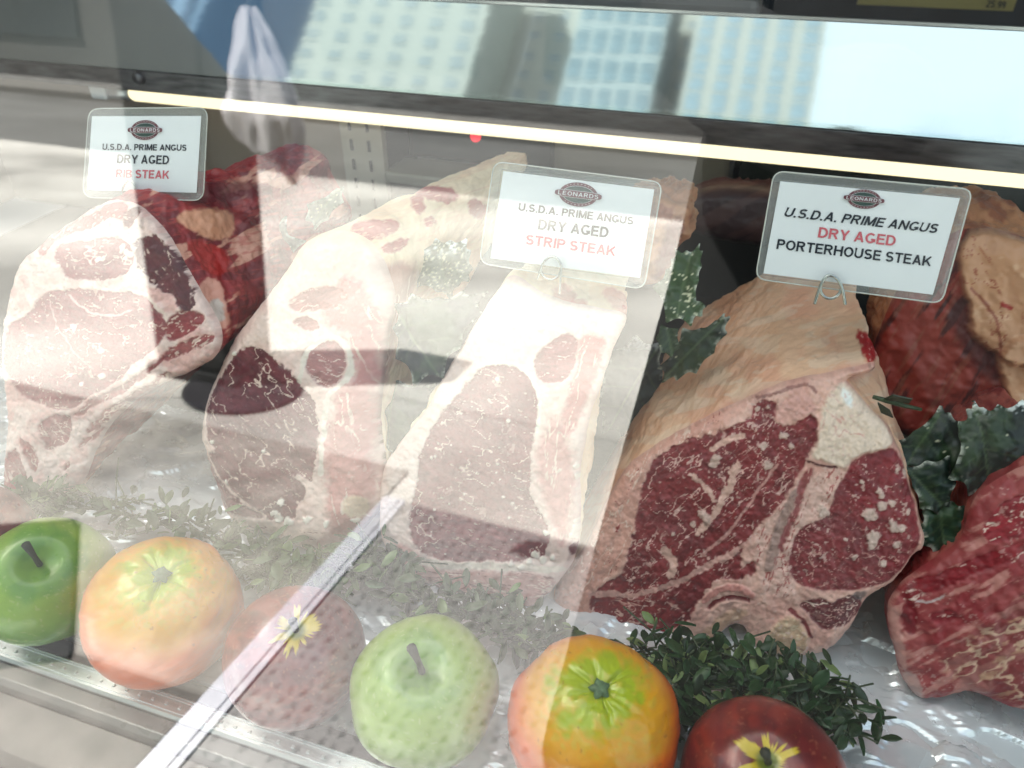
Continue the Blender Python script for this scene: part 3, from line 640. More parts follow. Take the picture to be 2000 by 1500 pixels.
    for x, y, r in ((1720,965,6),(1715,958,8),(1700,1003,13),(1690,1000,9),(1722,985,9),(1742,982,8),(1745,1025,13),(1760,1030,8),(1704,1045,13),(1700,1062,10),(1752,1062,8),(1668,1085,6),(1725,1100,6),(1682,940,5),(1770,925,6),(1755,920,5),(1650,1050,4),(1775,1000,6),(1610,1000,10),(1600,990,8)):
        p.blob(x, y, r, lin((222, 190, 176)), .0009)
    # pale fat block upper right
    m = p.mask([(1640,742),(1668,760),(1702,800),(1737,832),(1750,862),(1746,876),(1700,878),(1672,888),(1654,905),(1632,908),(1606,896),(1582,892),(1594,866),(1600,830),(1605,800),(1622,770)], 4, 10); blend(p.rgb, m, lin((238, 212, 192)))
    p.vein(m, 50, 60, 20, .03, lin((220, 170, 156)), 51, .4); p.h += m*.0012
    m = p.mask([(1640,755),(1662,765),(1672,785),(1660,800),(1645,785)], 4, 10); blend(p.rgb, m, lin((250, 244, 238)))
    p.stroke([(1578,897),(1600,906),(1632,910)], 2.5, lin((88, 34, 36)), warp=4)
    m = p.mask([(1515,780),(1560,768),(1592,775),(1600,800),(1560,812),(1530,832),(1514,826)], 4, 14); blend(p.rgb, m, lin((220, 166, 154)))
    p.stroke([(1478,778),(1510,768),(1560,752),(1585,750),(1594,765)], 3, lin((142, 92, 84)), warp=6, fine=7, a=.85)
    p.fleck(p.mask([(1478,775),(1520,775),(1520,830),(1475,850)], 6), 20, 6, 5, .52, lin((150, 110, 104)), 55)
    # lower right muscle, vertebra
    m = p.muscle([(1555,1181),(1580,1167),(1608,1157),(1622,1176),(1657,1157),(1682,1172),(1678,1200),(1645,1222),(1608,1228),(1582,1204)], (108,36,42), 20, 61, fl=.60)
    p.crackle(m, 20, .1, lin((214, 164, 152)), 63)
    p.stroke([(1543,1188),(1575,1215),(1582,1240)], 4, lin((122, 40, 44)), warp=5)
    m = p.mask([(1505,1225),(1525,1205),(1550,1200),(1572,1225),(1581,1258),(1565,1284),(1520,1286),(1490,1270)], 4, 12); blend(p.rgb, m, lin((206, 168, 138))); p.h += m*.0015
    p.fleck(m, 10, 7, 6, .52, lin((232, 208, 176)), 65); p.fleck(m, 40, 9, 6, .58, lin((176, 126, 104)), 66)
    m = p.mask([(1362,1246),(1400,1206),(1440,1182),(1460,1190),(1452,1212),(1412,1228),(1385,1256)], 4, 8); blend(p.rgb, m, lin((200, 158, 134)))
    p.fleck(m, -40, 7, 5, .55, lin((226, 192, 166)), 67)
    p.stroke([(1386,1186),(1400,1172),(1430,1164),(1462,1170)], 4, lin((132, 40, 46)), warp=4, hgt=-.002)
    p.stroke([(1376,1170),(1400,1148),(1440,1142),(1468,1160)], 7, lin((206, 138, 128)), warp=4, hgt=.001)
    m = p.mask([(1660,1155),(1690,1152),(1690,1172),(1668,1172)], 3, 8); blend(p.rgb, m*.8, lin((96, 84, 84)))
    for x, y, r in ((1315,1040,4),(1395,900,10),(1400,892,8),(1490,870,9),(1530,850,8),(1545,868,7),(1500,905,9),(1370,1000,8),(1380,1008,10),(1355,1020,6),(1480,800,5),(1500,795,4)):
        p.blob(x, y, r, lin((206, 172, 158)), .0009)
    m = p.mask([(1804,1060),(1815,1050),(1814,1075),(1802,1085)], 3, 4); blend(p.rgb, m, lin((236, 206, 188)))
    p.grain()
    return p.rgb, p.h
def ph_side(px, py, s, arc):
    p = Painter(px, py, lin((246, 200, 166)), 83)
    p.tint(.55, 60, 3, lin((236, 168, 140)))
    u, v = p.rot(-55, 90, 5); blend(p.rgb, .3*sstep(.48, .66, fbm(u, v, 9, 3))*sstep(1560, 1440, px), lin((206, 132, 86)))
    u, v = p.rot(-15, 55, 18); blend(p.rgb, .45*sstep(.56, .62, fbm(u, v, 19, 4)), lin((250, 224, 198)))  # wet highlights on the fat cap, painted as pale patches
    m = p.mask([(1300,860),(1400,800),(1500,755),(1600,728),(1700,700),(1700,735),(1560,770),(1440,810),(1330,870)], 12, 14); blend(p.rgb, m*.7, lin((222, 156, 140)))
    m = p.mask([(1672,640),(1690,645),(1712,660),(1716,700),(1690,712),(1680,680)], 4, 12, 10); blend(p.rgb, m, lin((176, 42, 46)))
    p.fleck(m, 60, 10, 5, .56, lin((232, 180, 170)), 5)
    m = p.mask([(1380,560),(1440,430),(1500,400),(1480,520),(1450,620),(1400,640)], 16, 20); blend(p.rgb, m*.6, lin((202, 124, 74)))
    return p.rgb
roast('porterhouse_roast', 'large porterhouse roast with a dark red face and orange fat cap under the rightmost sign', PH, (1552, 1291), ph_paint, ph_side, L=.19, ext=(-.02, 1, .03), taper=.22, seed=9, rnd=.009, ripple=.6, group='dry aged roasts on the foil')

# ---- 5 dark red roast in shade behind, right --------------------
D5 = [(1690,735),(1718,650),(1742,590),(1768,540),(1810,490),(1860,455),(1910,445),(1970,455),(2070,480),(2090,880),(2000,870),(1900,900),(1790,870),(1720,830)]
def d5_paint(px, py):
    p = Painter(px, py, lin((150, 54, 42)), 101)
    u, v = p.rot(-58, 120, 14); blend(p.rgb, sstep(.5, .64, fbm(u, v, 3, 4)), lin((70, 18, 20)))
    u, v = p.rot(-58, 90, 9); blend(p.rgb, .6*sstep(.56, .68, fbm(u, v, 5, 3)), lin((150, 84, 64)))
    m = p.mask([(1850,590),(1890,580),(1900,640),(1960,700),(1940,760),(1880,690)], 14, 20); blend(p.rgb, m*.8, lin((70, 16, 24)))
    for k, q in enumerate(([(1868,500),(1890,450),(1930,440),(1990,470),(2080,470),(2080,720),(1995,700),(1945,690),(1905,660),(1890,600),(1880,560)], [(1945,680),(1985,655),(2080,650),(2080,840),(1990,830),(1970,780),(1950,740)])):
        m = p.mask(q, 7, 20); blend(p.rgb, m, lin((196, 146, 110))); p.h += m*.008
        p.fleck(m, 30*k, 30, 14, .55, lin((214, 172, 138)), 8+k); p.vein(m, 70, 60, 24, .015, lin((160, 90, 66)), 12+k, .5)
    p.stroke([(1952,590),(1970,594)], 4, lin((160, 50, 44)), warp=6)
    p.stroke([(1895,560),(1940,610),(1950,690)], 3, lin((150, 84, 62)), warp=14)
    p.h += (fbm(px/40, py/40, 8, 3)-.5)*.008
    return p.rgb, p.h
def d5_side(px, py, s, arc):
    p = Painter(px, py, lin((190, 134, 96)), 103); p.tint(.6, 30, 3, lin((120, 50, 40))); return p.rgb
roast('rib_rack', 'dark red roast with lumpy tan fat in shade beside the rightmost sign', D5, (1850, 830), d5_paint, d5_side, L=.16, seed=11, n=(-.15, -1, .30), p0=at_y(1850, 700, .50), rnd=.012, step=.0009, sstepm=.002)

# ---- 6 short rib piece at the right edge ------------------------
D6 = [(1731,1190),(1748,1158),(1790,1122),(1835,1092),(1872,1070),(1886,1050),(1892,1010),(1912,968),(1945,945),(1990,922),(2090,880),(2110,1420),(2020,1402),(1985,1392),(1958,1384),(1902,1358),(1860,1366),(1812,1378),(1782,1366),(1760,1328),(1748,1290),(1737,1237)]
def d6_paint(px, py):
    p = Painter(px, py, lin((158, 68, 68)), 121)
    p.tint(.6, 40, 3, lin((140, 34, 44)))
    u, v = p.rot(-30, 70, 14); blend(p.rgb, .7*sstep(.50, .64, fbm(u, v, 5, 4)), lin((212, 150, 138)))
    p.muscle([(1755,1170),(1800,1130),(1890,1090),(1990,1060),(2080,1020),(2080,1060),(1960,1100),(1860,1130),(1790,1180)], (140,28,38), -25, 1, fl=.62, fs=(40, 6))
    p.muscle([(1915,1030),(1950,985),(2010,955),(2080,940),(2080,1020),(1990,1050),(1935,1062)], (148,26,40), -20, 2, fl=.7)
    p.muscle([(1758,1175),(1790,1170),(1792,1230),(1775,1245),(1760,1220)], (128,24,34), 80, 3, fl=.7)
    p.muscle([(1815,1190),(1860,1180),(1870,1210),(1820,1212)], (136,36,44), 0, 4, fl=.65)
    p.stroke([(1790,1172),(1815,1176),(1842,1160)], 2, lin((200, 180, 176)), warp=6)
    m = p.mask([(1815,1285),(1900,1240),(2000,1150),(2090,1120),(2090,1380),(1960,1370),(1880,1330)], 16, 20); blend(p.rgb, m*.6, lin((128, 62, 62)))
    p.vein(m, -20, 60, 22, .06, lin((214, 176, 150)), 9, .38); p.fleck(m, -20, 40, 12, .56, lin((196, 152, 122)), 15)
    m = p.mask([(1752,1312),(1800,1314),(1806,1376),(1785,1370)], 3, 8); blend(p.rgb, m*.8, lin((206, 170, 162)))
    m = p.mask([(1730,1190),(1756,1180),(1760,1240),(1775,1310),(1750,1300)], 4, 8); blend(p.rgb, m*.7, lin((220, 164, 152)))
    p.h += (fbm(px/22, py/22, 8, 3)-.5)*.004
    p.grain(.5)
    return p.rgb, p.h
def d6_side(px, py, s, arc):
    p = Painter(px, py, lin((120, 34, 34)), 123); p.tint(.5, 30, 3, lin((190, 110, 96))); return p.rgb
roast('short_rib_piece', 'bright red bony rib piece on foil at the right edge, below the dark leaves', D6, (1812, 1378), d6_paint, d6_side, L=.12, seed=13, rnd=.01, step=.0008, sstepm=.0016, n=(-.18, -.9, .42))

# ---- 7/8 more meat in the shade at the back ---------------------
D7 = [(1296,430),(1310,392),(1345,366),(1395,350),(1470,350),(1550,370),(1610,400),(1600,500),(1500,480),(1400,470)]
def d7_paint(px, py):
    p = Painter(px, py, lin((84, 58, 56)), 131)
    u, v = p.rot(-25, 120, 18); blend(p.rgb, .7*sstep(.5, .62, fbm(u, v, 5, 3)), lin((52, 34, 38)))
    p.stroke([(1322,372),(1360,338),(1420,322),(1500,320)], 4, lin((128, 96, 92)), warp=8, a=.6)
    return p.rgb, p.h
def d7_side(px, py, s, arc): return Painter(px, py, lin((70, 46, 48)), 133).rgb
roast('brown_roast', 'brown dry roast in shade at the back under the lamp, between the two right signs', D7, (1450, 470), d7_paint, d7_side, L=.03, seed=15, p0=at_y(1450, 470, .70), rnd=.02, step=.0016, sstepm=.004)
D8 = [(1200,400),(1262,372),(1300,384),(1318,398),(1346,392),(1352,418),(1340,440),(1352,462),(1332,470),(1318,492),(1300,545),(1262,560),(1200,540)]
def d8_paint(px, py):
    p = Painter(px, py, lin((204, 150, 112)), 141); p.tint(.6, 26, 3, lin((146, 78, 66)))
    m = p.mask([(1300,430),(1340,430),(1330,480),(1300,540),(1270,550),(1290,480)], 8, 16); blend(p.rgb, m*.85, lin((120, 52, 52)))
    p.h += (fbm(px/24, py/24, 8, 3)-.5)*.01; return p.rgb, p.h
def d8_side(px, py, s, arc): return Painter(px, py, lin((196, 140, 104)), 143).rgb
roast('fat_end', 'tan fatty end of a roast jutting out behind the middle sign', D8, (1300, 540), d8_paint, d8_side, L=.07, seed=17, p0=at_y(1280, 480, .52), rnd=.01, step=.001, sstepm=.003)

# ---------------------------------------------------------------- foil
def foil():
    nx, ny = 420, 150
    xs = np.linspace(-.95, 1.25, nx*2); ys = np.linspace(.1975, .45, ny*2)
    X, Y = np.meshgrid(xs, ys); X = X.ravel(); Y = Y.ravel()
    def facets(sc, amp, sd):
        x = X/sc+(fbm(X/.05, Y/.05, sd)-.5)*1.0; y = Y/sc+(fbm(X/.05, Y/.05, sd+3)-.5)*1.0
        xi = np.floor(x); yi = np.floor(y); best = np.full(x.shape, 9.); hz = np.zeros_like(x)
        for dx in (-1, 0, 1):
            for dy in (-1, 0, 1):
                cx = xi+dx; cy_ = yi+dy; px = cx+_h(cx, cy_, sd); py = cy_+_h(cx, cy_, sd+5)
                d = np.hypot(px-x, py-y); m = d < best; best[m] = d[m]
                hh = (_h(cx, cy_, sd+9)-.5)*(x-px)+(_h(cx, cy_, sd+11)-.5)*(y-py)+.5*(_h(cx, cy_, sd+13)-.5); hz[m] = hh[m]
        return hz*amp
    Z = -.0035+facets(.034, .0075, 3)+facets(.012, .0022, 23)+(fbm(X/.07, Y/.07, 2)-.5)*.002
    idx = np.arange(len(X)).reshape(ny*2, nx*2)
    q = np.stack([idx[:-1, :-1], idx[:-1, 1:], idx[1:, 1:], idx[1:, :-1]], -1).reshape(-1, 4)
    me = mesh_np('foil_sheet', np.c_[X, Y, Z], q)
    o = link('foil_sheet', me, plain('aluminium_foil', (.92, .94, .96), .26, .45, var=.03, vscale=50))
    tag(o, 'crinkled silver foil sheet lining the tray under the roasts and fruit', 'foil')
foil()

# ---------------------------------------------------------------- fruit
def axis_frame(ax):
    ax = Vector(ax).normalized(); return ax.to_track_quat('Z', 'Y')
def fruit(name, label, cat, c, R, apx, kind, seed, group=None):
    d = (np.asarray(c)-CAM); dist = d@FW
    cx, cy_ = project(np.asarray(c)[None]); cx, cy_ = cx[0], cy_[0]
    dx, dy = (apx[0]-cx)*dist/FPX/R, (cy_-apx[1])*dist/FPX/R
    r2 = min(.93, dx*dx+dy*dy); v = -d/np.linalg.norm(d)
    ax = RT*dx+UP*dy+v*math.sqrt(1-r2); ax /= np.linalg.norm(ax)
    root = empty(name, c, label, cat, group)
    nu, nv = 150, 200
    u = np.linspace(0, math.pi, nu); ph = np.linspace(0, 2*math.pi, nv, endpoint=False)
    U, PH_ = np.meshgrid(u, ph, indexing='ij'); U = U.ravel(); PH_ = PH_.ravel()
    a, bb = np.cos(PH_)*np.sin(U), np.sin(PH_)*np.sin(U)
    nz = fbm(a*2+5+seed, bb*2+np.cos(U)*2+9, seed, 4)-.5
    fine = fbm(a*9+seed, bb*9+np.cos(U)*6, seed+4, 3)-.5
    if kind == 'apple':
        r = R*np.sin(U)*(1+.05*np.cos(U))*(1+.05*nz+.015*np.cos(PH_*5)*np.sin(U)); z = R*(.90*np.cos(U)) - .20*R*np.exp(-(U/.27)**2)+.22*R*np.exp(-((math.pi-U)/.3)**2)
    elif kind == 'orange':
        fold = np.zeros_like(U)
        for k in range(6):
            a0 = k*1.047+seed+.7*math.sin(k*3+seed); dd = np.abs(np.angle(np.exp(1j*(PH_-a0))))
            fold += np.exp(-((dd+.25*nz)/.11)**2)*np.exp(-((U-.25)/(.12+.2*math.sin(k*2.3+seed)**2))**2)*(.3+.7*math.sin(k*1.3+seed)**2)
        r = R*np.sin(U)*(1+.09*nz); z = R*.93*np.cos(U)-.10*R*np.exp(-(U/.20)**2)-.05*R*fold+.035*R*fine*np.exp(-(U/.8)**2)+.05*R*nz
    else:
        r = R*np.sin(U)*(1+.03*nz); z = R*.93*np.cos(U)-.10*R*np.exp(-(U/.25)**2)+.02*R*fine*np.exp(-(U/.3)**2)
    V = np.c_[r*np.cos(PH_), r*np.sin(PH_), z]
    q = axis_frame(ax); Rm = np.array(q.to_matrix()); V = V@Rm.T
    g = np.zeros((len(U), 3))
    t = U+.5*nz
    if kind == 'apple':
        g[:] = lin((118, 168, 44)) if seed != 33 else lin((150, 178, 84))
        blend(g, sstep(.9, .2, U)*.7, lin((84, 140, 30))); blend(g, sstep(.35, .6, U+nz)*sstep(1.3, .7, U+nz)*.5, lin((172, 196, 70)))
        blend(g, sstep(.40, .55, fbm(a*3+1, bb*3+np.cos(U), seed+7))*.35, lin((150, 186, 66)))
        blend(g, sstep(.12, .0, U)*.6, lin((70, 74, 30)))
        sp = vnoise(PH_*16, U*22, seed); blend(g, .45*sstep(.86, .92, sp)*sstep(.3, .6, U), lin((196, 206, 130)))
    elif kind == 'orange':
        g[:] = lin((236, 96, 8)); blend(g, sstep(1.35, .75, t), lin((240, 168, 20))); blend(g, sstep(.66, .26, t+.5*fine), lin((176, 190, 24)))
        blend(g, sstep(.08, .2, fine)*sstep(1.2, .6, t)*.5, lin((214, 190, 60)))
        sp = fbm(a*13+3, bb*13+np.cos(U)*9, seed+2, 2); blend(g, sstep(.875, .90, sp)*.5, lin((150, 84, 20)))
    else:
        g[:] = lin((112, 20, 22)); blend(g, sstep(.42, .66, nz+.5)*.8, lin((150, 50, 36))); blend(g, sstep(.4, .7, fine+.5)*.45, lin((70, 8, 12)))
        sp = vnoise(PH_*18, U*24, seed); blend(g, .4*sstep(.86, .92, sp)*sstep(.35, .6, U), lin((186, 110, 80)))
        u_, v_ = np.cos(PH_), np.sin(PH_)
        star = .23+.30*(fbm(u_*3.6+seed, v_*3.6, seed+3, 4)-.5)*2+.03*np.cos(PH_*5+seed)
        blend(g, sstep(star+.03, star-.03, U), lin((214, 184, 30))); blend(g, sstep(.18, .08, U), lin((110, 120, 30)))
    idx = np.arange(nu*nv).reshape(nu, nv); nx_ = np.roll(idx, -1, 1)
    qd = np.stack([idx[:-1], idx[1:], nx_[1:], nx_[:-1]], -1).reshape(-1, 4)
    me = mesh_np('fruit_body', V, qd); set_col(me, np.clip(g, 0, 1))
    body = link('fruit_body', me, M_FRUIT); body.parent = root
    b = MB(); A = Vector(ax); side = A.orthogonal().normalized()
    zt = {'apple': .70, 'orange': .82, 'red': .84}[kind]*R
    if kind == 'orange':
        pts = []
        n = 20; f = []
        for k in range(n):
            rr = R*(.105+.03*math.cos(5*2*math.pi*k/n)); aa = 2*math.pi*k/n
            pts.append(A*(zt+.03*R)+side*rr*math.cos(aa)+A.cross(side)*rr*math.sin(aa))
        for k in range(n):
            aa = 2*math.pi*k/n; pts.append(A*(zt+.10*R)+(side*math.cos(aa)+A.cross(side)*math.sin(aa))*R*.07)
        pts.append(A*(zt+.06*R)); f = [(k, (k+1) % n, n+(k+1) % n, n+k) for k in range(n)]+[(n+k, n+(k+1) % n, 2*n) for k in range(n)]
        b.add(pts, f); o = b.build('calyx', plain('green_calyx', (.10, .17, .08), .6, var=.3, vscale=300), None, smooth=True)
    else:
        ln = .50*R if kind == 'apple' else .20*R
        lean = Vector(UP)*.25 + Vector(RT)*(-.25)
        pp = [A*zt, A*(zt+ln*.5)+lean*ln*.3, A*(zt+ln)+lean*ln*.9]
        b.tube(pp, [R*.045, R*.04, R*.065], 8); o = b.build('stem', plain('brown_stem', (.035, .035, .025), .7), None, smooth=True)
    o.parent = root
    return root
def fr(name, label, cat, cpx, R, apx, kind, seed, group=None):
    # centre so that the fruit rests on the foil
    c = at_z(cpx[0], cpx[1], R*.90)
    return fruit(name, label, cat, c, R, apx, kind, seed, group)
fr('green_apple', 'shiny green apple at the left edge, beside the pale orange', 'apple', (93,1134), .0400, (72,1092), 'apple', 31, 'fruit along the front')
fr('orange', 'pale peach orange with a yellow top, right of the shiny green apple', 'orange', (321,1192), .0450, (314,1108), 'orange', 32, 'fruit along the front')
fr('red_apple', 'dull red apple with a yellow star top behind the white diagonal reflection', 'red apple', (578,1281), .0400, (578,1218), 'red', 34, 'fruit along the front')
fr('green_apple', 'pale green apple standing below the middle strip roast', 'apple', (829,1350), .0405, (822,1292), 'apple', 33, 'fruit along the front')
fr('orange', 'vivid orange fruit with a green wrinkled top, in front of the porterhouse roast', 'orange', (1158,1412), .0445, (1175,1328), 'orange', 35, 'fruit along the front')
fr('red_apple', 'dark red apple with a yellow star top, cut off by the bottom edge', 'red apple', (1490,1530), .0405, (1502,1478), 'red', 36, 'fruit along the front')
fr('red_apple', 'dark red apple half out of the left edge behind the green apple', 'red apple', (-58,1058), .0400, (-60,1010), 'red', 37, 'fruit along the front')

# ---------------------------------------------------------------- holly leaves
def holly(poly, Y, label, tone=(28, 52, 30), speck=.66, fold=((0, 0), (1, 1)), seed=1, dark=1., ntilt=(0, -1, .7), group='plastic holly leaves', dust=.0, bend=.010):
    """leaf outline given in photo pixels, lifted onto a tilted plane and curved"""
    n = np.asarray(ntilt, float); n /= np.linalg.norm(n)
    P = np.asarray(poly, float); P = P.mean(0)+(P-P.mean(0))*(1.16 if seed >= 14 else 1.0); c = P.mean(0); p0 = at_y(c[0], c[1], Y)
    O = on_plane(P[:, 0], P[:, 1], p0, n)
    ex = np.cross(np.array([0, 0, 1.]), n); ex /= np.linalg.norm(ex); ey = np.cross(n, ex)
    O2 = np.c_[(O-p0)@ex, (O-p0)@ey]
    # scalloped spiny edge: pull the middle of each side inwards
    out = []
    cc = O2.mean(0)
    for a, b_ in zip(O2, np.roll(O2, -1, 0)):
        for t in np.linspace(0, 1, 7)[:-1]:
            q = a*(1-t)+b_*t; q = q+(cc-q)*(.16*math.sin(math.pi*t)); out.append(q)
    O2 = np.array(out)
    step = .0011; lo, hi = O2.min(0)-step, O2.max(0)+step
    gx = np.arange(lo[0], hi[0], step); gy = np.arange(lo[1], hi[1], step); X, Yg = np.meshgrid(gx, gy)
    sd = sdist(X.ravel(), Yg.ravel(), O2).reshape(X.shape); ins = sd < .35*step
    idx = np.arange(X.size).reshape(X.shape); cell = ins[:-1, :-1] & ins[1:, :-1] & ins[:-1, 1:] & ins[1:, 1:]
    q = np.stack([idx[:-1, :-1], idx[:-1, 1:], idx[1:, 1:], idx[1:, :-1]], -1)[cell]
    used = np.unique(q); rem = -np.ones(X.size, np.int64); rem[used] = np.arange(len(used)); q = rem[q]
    P2 = np.c_[X.ravel()[used], Yg.ravel()[used]]; s0 = sd.ravel()[used]
    mo = s0 > -1.3*step
    P2[mo] = nearest(P2[mo], O2)
    P3 = p0+P2[:, :1]*ex+P2[:, 1:]*ey; px, py = project(P3)
    F = np.asarray(fold, float); lx = ldist(px, py, F)
    rr = np.linalg.norm(P2, axis=1)
    h = -bend*(rr/.04)**2 + .0025*np.minimum(lx/20, 1) + (fbm(px/40, py/40, seed)-.5)*.008
    P3 = P3+h[:, None]*n
    p = Painter(px, py, lin(tone), seed)
    p.rgb *= dark
    p.tint(.7, 50, 3, lin((60, 86, 48))*dark*.7)
    k = sstep(3.5, 1., lx); blend(p.rgb, k*.5, lin((96, 116, 76))*dark)
    for t in np.linspace(.1, .9, 5):
        a = F[0]*(1-t)+F[-1]*t; dv = (F[-1]-F[0]); pv = np.array([-dv[1], dv[0]])
        for sg in (1, -1): p.stroke([tuple(a), tuple(a+pv*sg*.35+dv*.18)], 1.3, lin((84, 104, 66))*dark, warp=4, a=.4)
    sp = fbm(px/4.2, py/4.2, seed+5, 2)*.75+.25*fbm(px/30, py/30, seed+6, 2); blend(p.rgb, sstep(speck+.10, speck+.15, sp), lin((226, 222, 190)))
    ed = sstep(-.0022, -.0006, s0)*sstep(.50, .66, fbm(px/14, py/14, seed+8)); blend(p.rgb, ed*.8, lin((206, 210, 196)))
    if dust: blend(p.rgb, dust*sstep(.5, .56, fbm(px/7, py/7, seed+10))*sstep(P[:, 1].min()+45, P[:, 1].min()+15, py), lin((230, 236, 232)))
    V = np.vstack([P3, P3-n*.0006]); nn = len(P3)
    E = np.concatenate([q[:, [0, 1]], q[:, [1, 2]], q[:, [2, 3]], q[:, [3, 0]]]); key = np.minimum(E[:, 0], E[:, 1])*nn+np.maximum(E[:, 0], E[:, 1])
    u, inv, cnt = np.unique(key, return_inverse=True, return_counts=True); BE = E[cnt[inv] == 1]
    me = mesh_np('holly_leaf', V, np.vstack([q, q[:, ::-1]+nn, np.c_[BE[:, 1], BE[:, 0], BE[:, 0]+nn, BE[:, 1]+nn]]))
    set_col(me, np.clip(np.vstack([p.rgb, p.rgb]), 0, .9))
    return tag(link('holly_leaf', me, M_LEAF), label, 'leaf', group)
holly([(848,462),(880,468),(915,462),(922,490),(925,525),(922,552),(900,560),(878,590),(855,572),(812,562),(790,525),(800,495)], .44, 'frosted green holly leaf with golden glitter, between the curved loin roast and the middle sign', (50,72,44), .56, ((850,470),(880,580)), 5, dust=1., bend=.006)
holly([(1318,482),(1340,488),(1368,470),(1374,486),(1372,520),(1366,548),(1360,590),(1388,606),(1372,622),(1350,640),(1300,632),(1272,560),(1300,525),(1310,505)], .42, 'bright green holly leaf with pointed tips, right beside the middle sign', (44,74,34), .60, ((1352,480),(1318,636)), 6, bend=.006)
holly([(1290,632),(1325,640),(1330,680),(1312,700),(1290,690),(1280,660)], .43, 'small curled green leaf under the pointed holly leaf beside the middle sign', (34,60,32), .7, ((1300,630),(1315,700)), 7)
holly([(1332,640),(1370,640),(1400,622),(1420,604),(1432,612),(1422,650),(1395,690),(1360,730),(1320,745),(1290,750),(1280,720),(1310,690)], .44, 'dark green holly leaf lying on the left flank of the porterhouse roast', (14,30,22), .68, ((1425,608),(1290,745)), 8, dark=.8)
holly([(500,428),(540,436),(560,415),(566,460),(600,470),(560,520),(535,500),(520,470)], .47, 'dark holly leaf wedged between the rib roast and the large loin roast', (22,40,32), .66, ((505,430),(570,515)), 9)
holly([(600,400),(640,385),(660,365),(675,360),(672,395),(640,430),(610,450),(595,430)], .50, 'frosted holly leaf standing behind the fat top of the large loin roast', (56,78,66), .60, ((668,365),(605,440)), 10)
holly([(760,590),(800,570),(860,580),(900,565),(950,560),(940,610),(900,680),(860,740),(800,760),(765,700),(762,640)], .385, 'large dark leaf in the gap between the large loin roast and the middle strip roast', (20,36,34), .74, ((760,590),(860,745)), 11, dark=.8)
holly([(770,740),(860,745),(845,790),(800,850),(760,920),(748,880),(752,800)], .365, 'lower dark leaf in the gap left of the middle strip roast', (20,36,34), .78, ((770,745),(750,900)), 12, dark=.7)
holly([(1185,680),(1240,650),(1300,660),(1295,720),(1320,770),(1270,830),(1215,858),(1170,850),(1160,790),(1175,730)], .46, 'dark leaf between the middle strip roast and the porterhouse roast', (18,38,34), .70, ((1290,665),(1180,850)), 13, dark=.8, dust=.4)
holly([(1742,868),(1790,845),(1840,795),(1850,812),(1885,828),(1890,880),(1870,930),(1800,912),(1765,910)], .40, 'dark holly leaf touching the right edge of the porterhouse roast, with one tall tip', (12,34,24), .72, ((1840,800),(1775,905)), 14, dark=.75)
holly([(1880,830),(1898,806),(1908,786),(1922,802),(1950,800),(1998,790),(2030,860),(2010,930),(1990,945),(1950,935),(1935,965),(1900,960),(1865,930)], .395, 'broad dark holly leaf dusted white along its top, at the right edge', (12,30,24), .72, ((1905,790),(1940,960)), 15, dark=.75, dust=1.)
holly([(1768,915),(1810,905),(1850,895),(1862,940),(1850,985),(1830,1000),(1800,990),(1785,950)], .385, 'dark leaf between the porterhouse roast and the white-dusted leaf', (12,36,26), .72, ((1770,915),(1845,990)), 16, dark=.75)
holly([(1805,1000),(1830,965),(1860,985),(1885,990),(1895,1030),(1880,1045),(1870,1078),(1830,1080),(1806,1062),(1800,1030)], .375, 'shiny green leaf above the short rib piece', (16,48,32), .70, ((1830,970),(1850,1078)), 17, dark=.9, bend=.014)
b = MB()
b.tube([at_y(1705, 775, .40), at_y(1730, 782, .40), at_y(1765, 792, .40), at_y(1800, 800, .40)], [.0012, .0016, .0014, .001], 8)
tw = b.build('twig', plain('green_twig', (.03, .05, .02), .5), None, smooth=True)
tag(tw, 'thin green twig poking out right of the porterhouse roast', 'twig')
b = MB(); b.add([at_y(1725, 778, .399), at_y(1745, 770, .395), at_y(1782, 778, .395), at_y(1775, 786, .399)], [(0, 1, 2, 3)]); b.add([at_y(1715, 785, .399), at_y(1738, 800, .395), at_y(1745, 815, .395), at_y(1722, 805, .399)], [(0, 1, 2, 3)])
o = b.build('leaf', plain('twig_leaf', (.02, .035, .018), .4), tw)
sm = o.modifiers.new('thick', 'SOLIDIFY'); sm.thickness = .0008

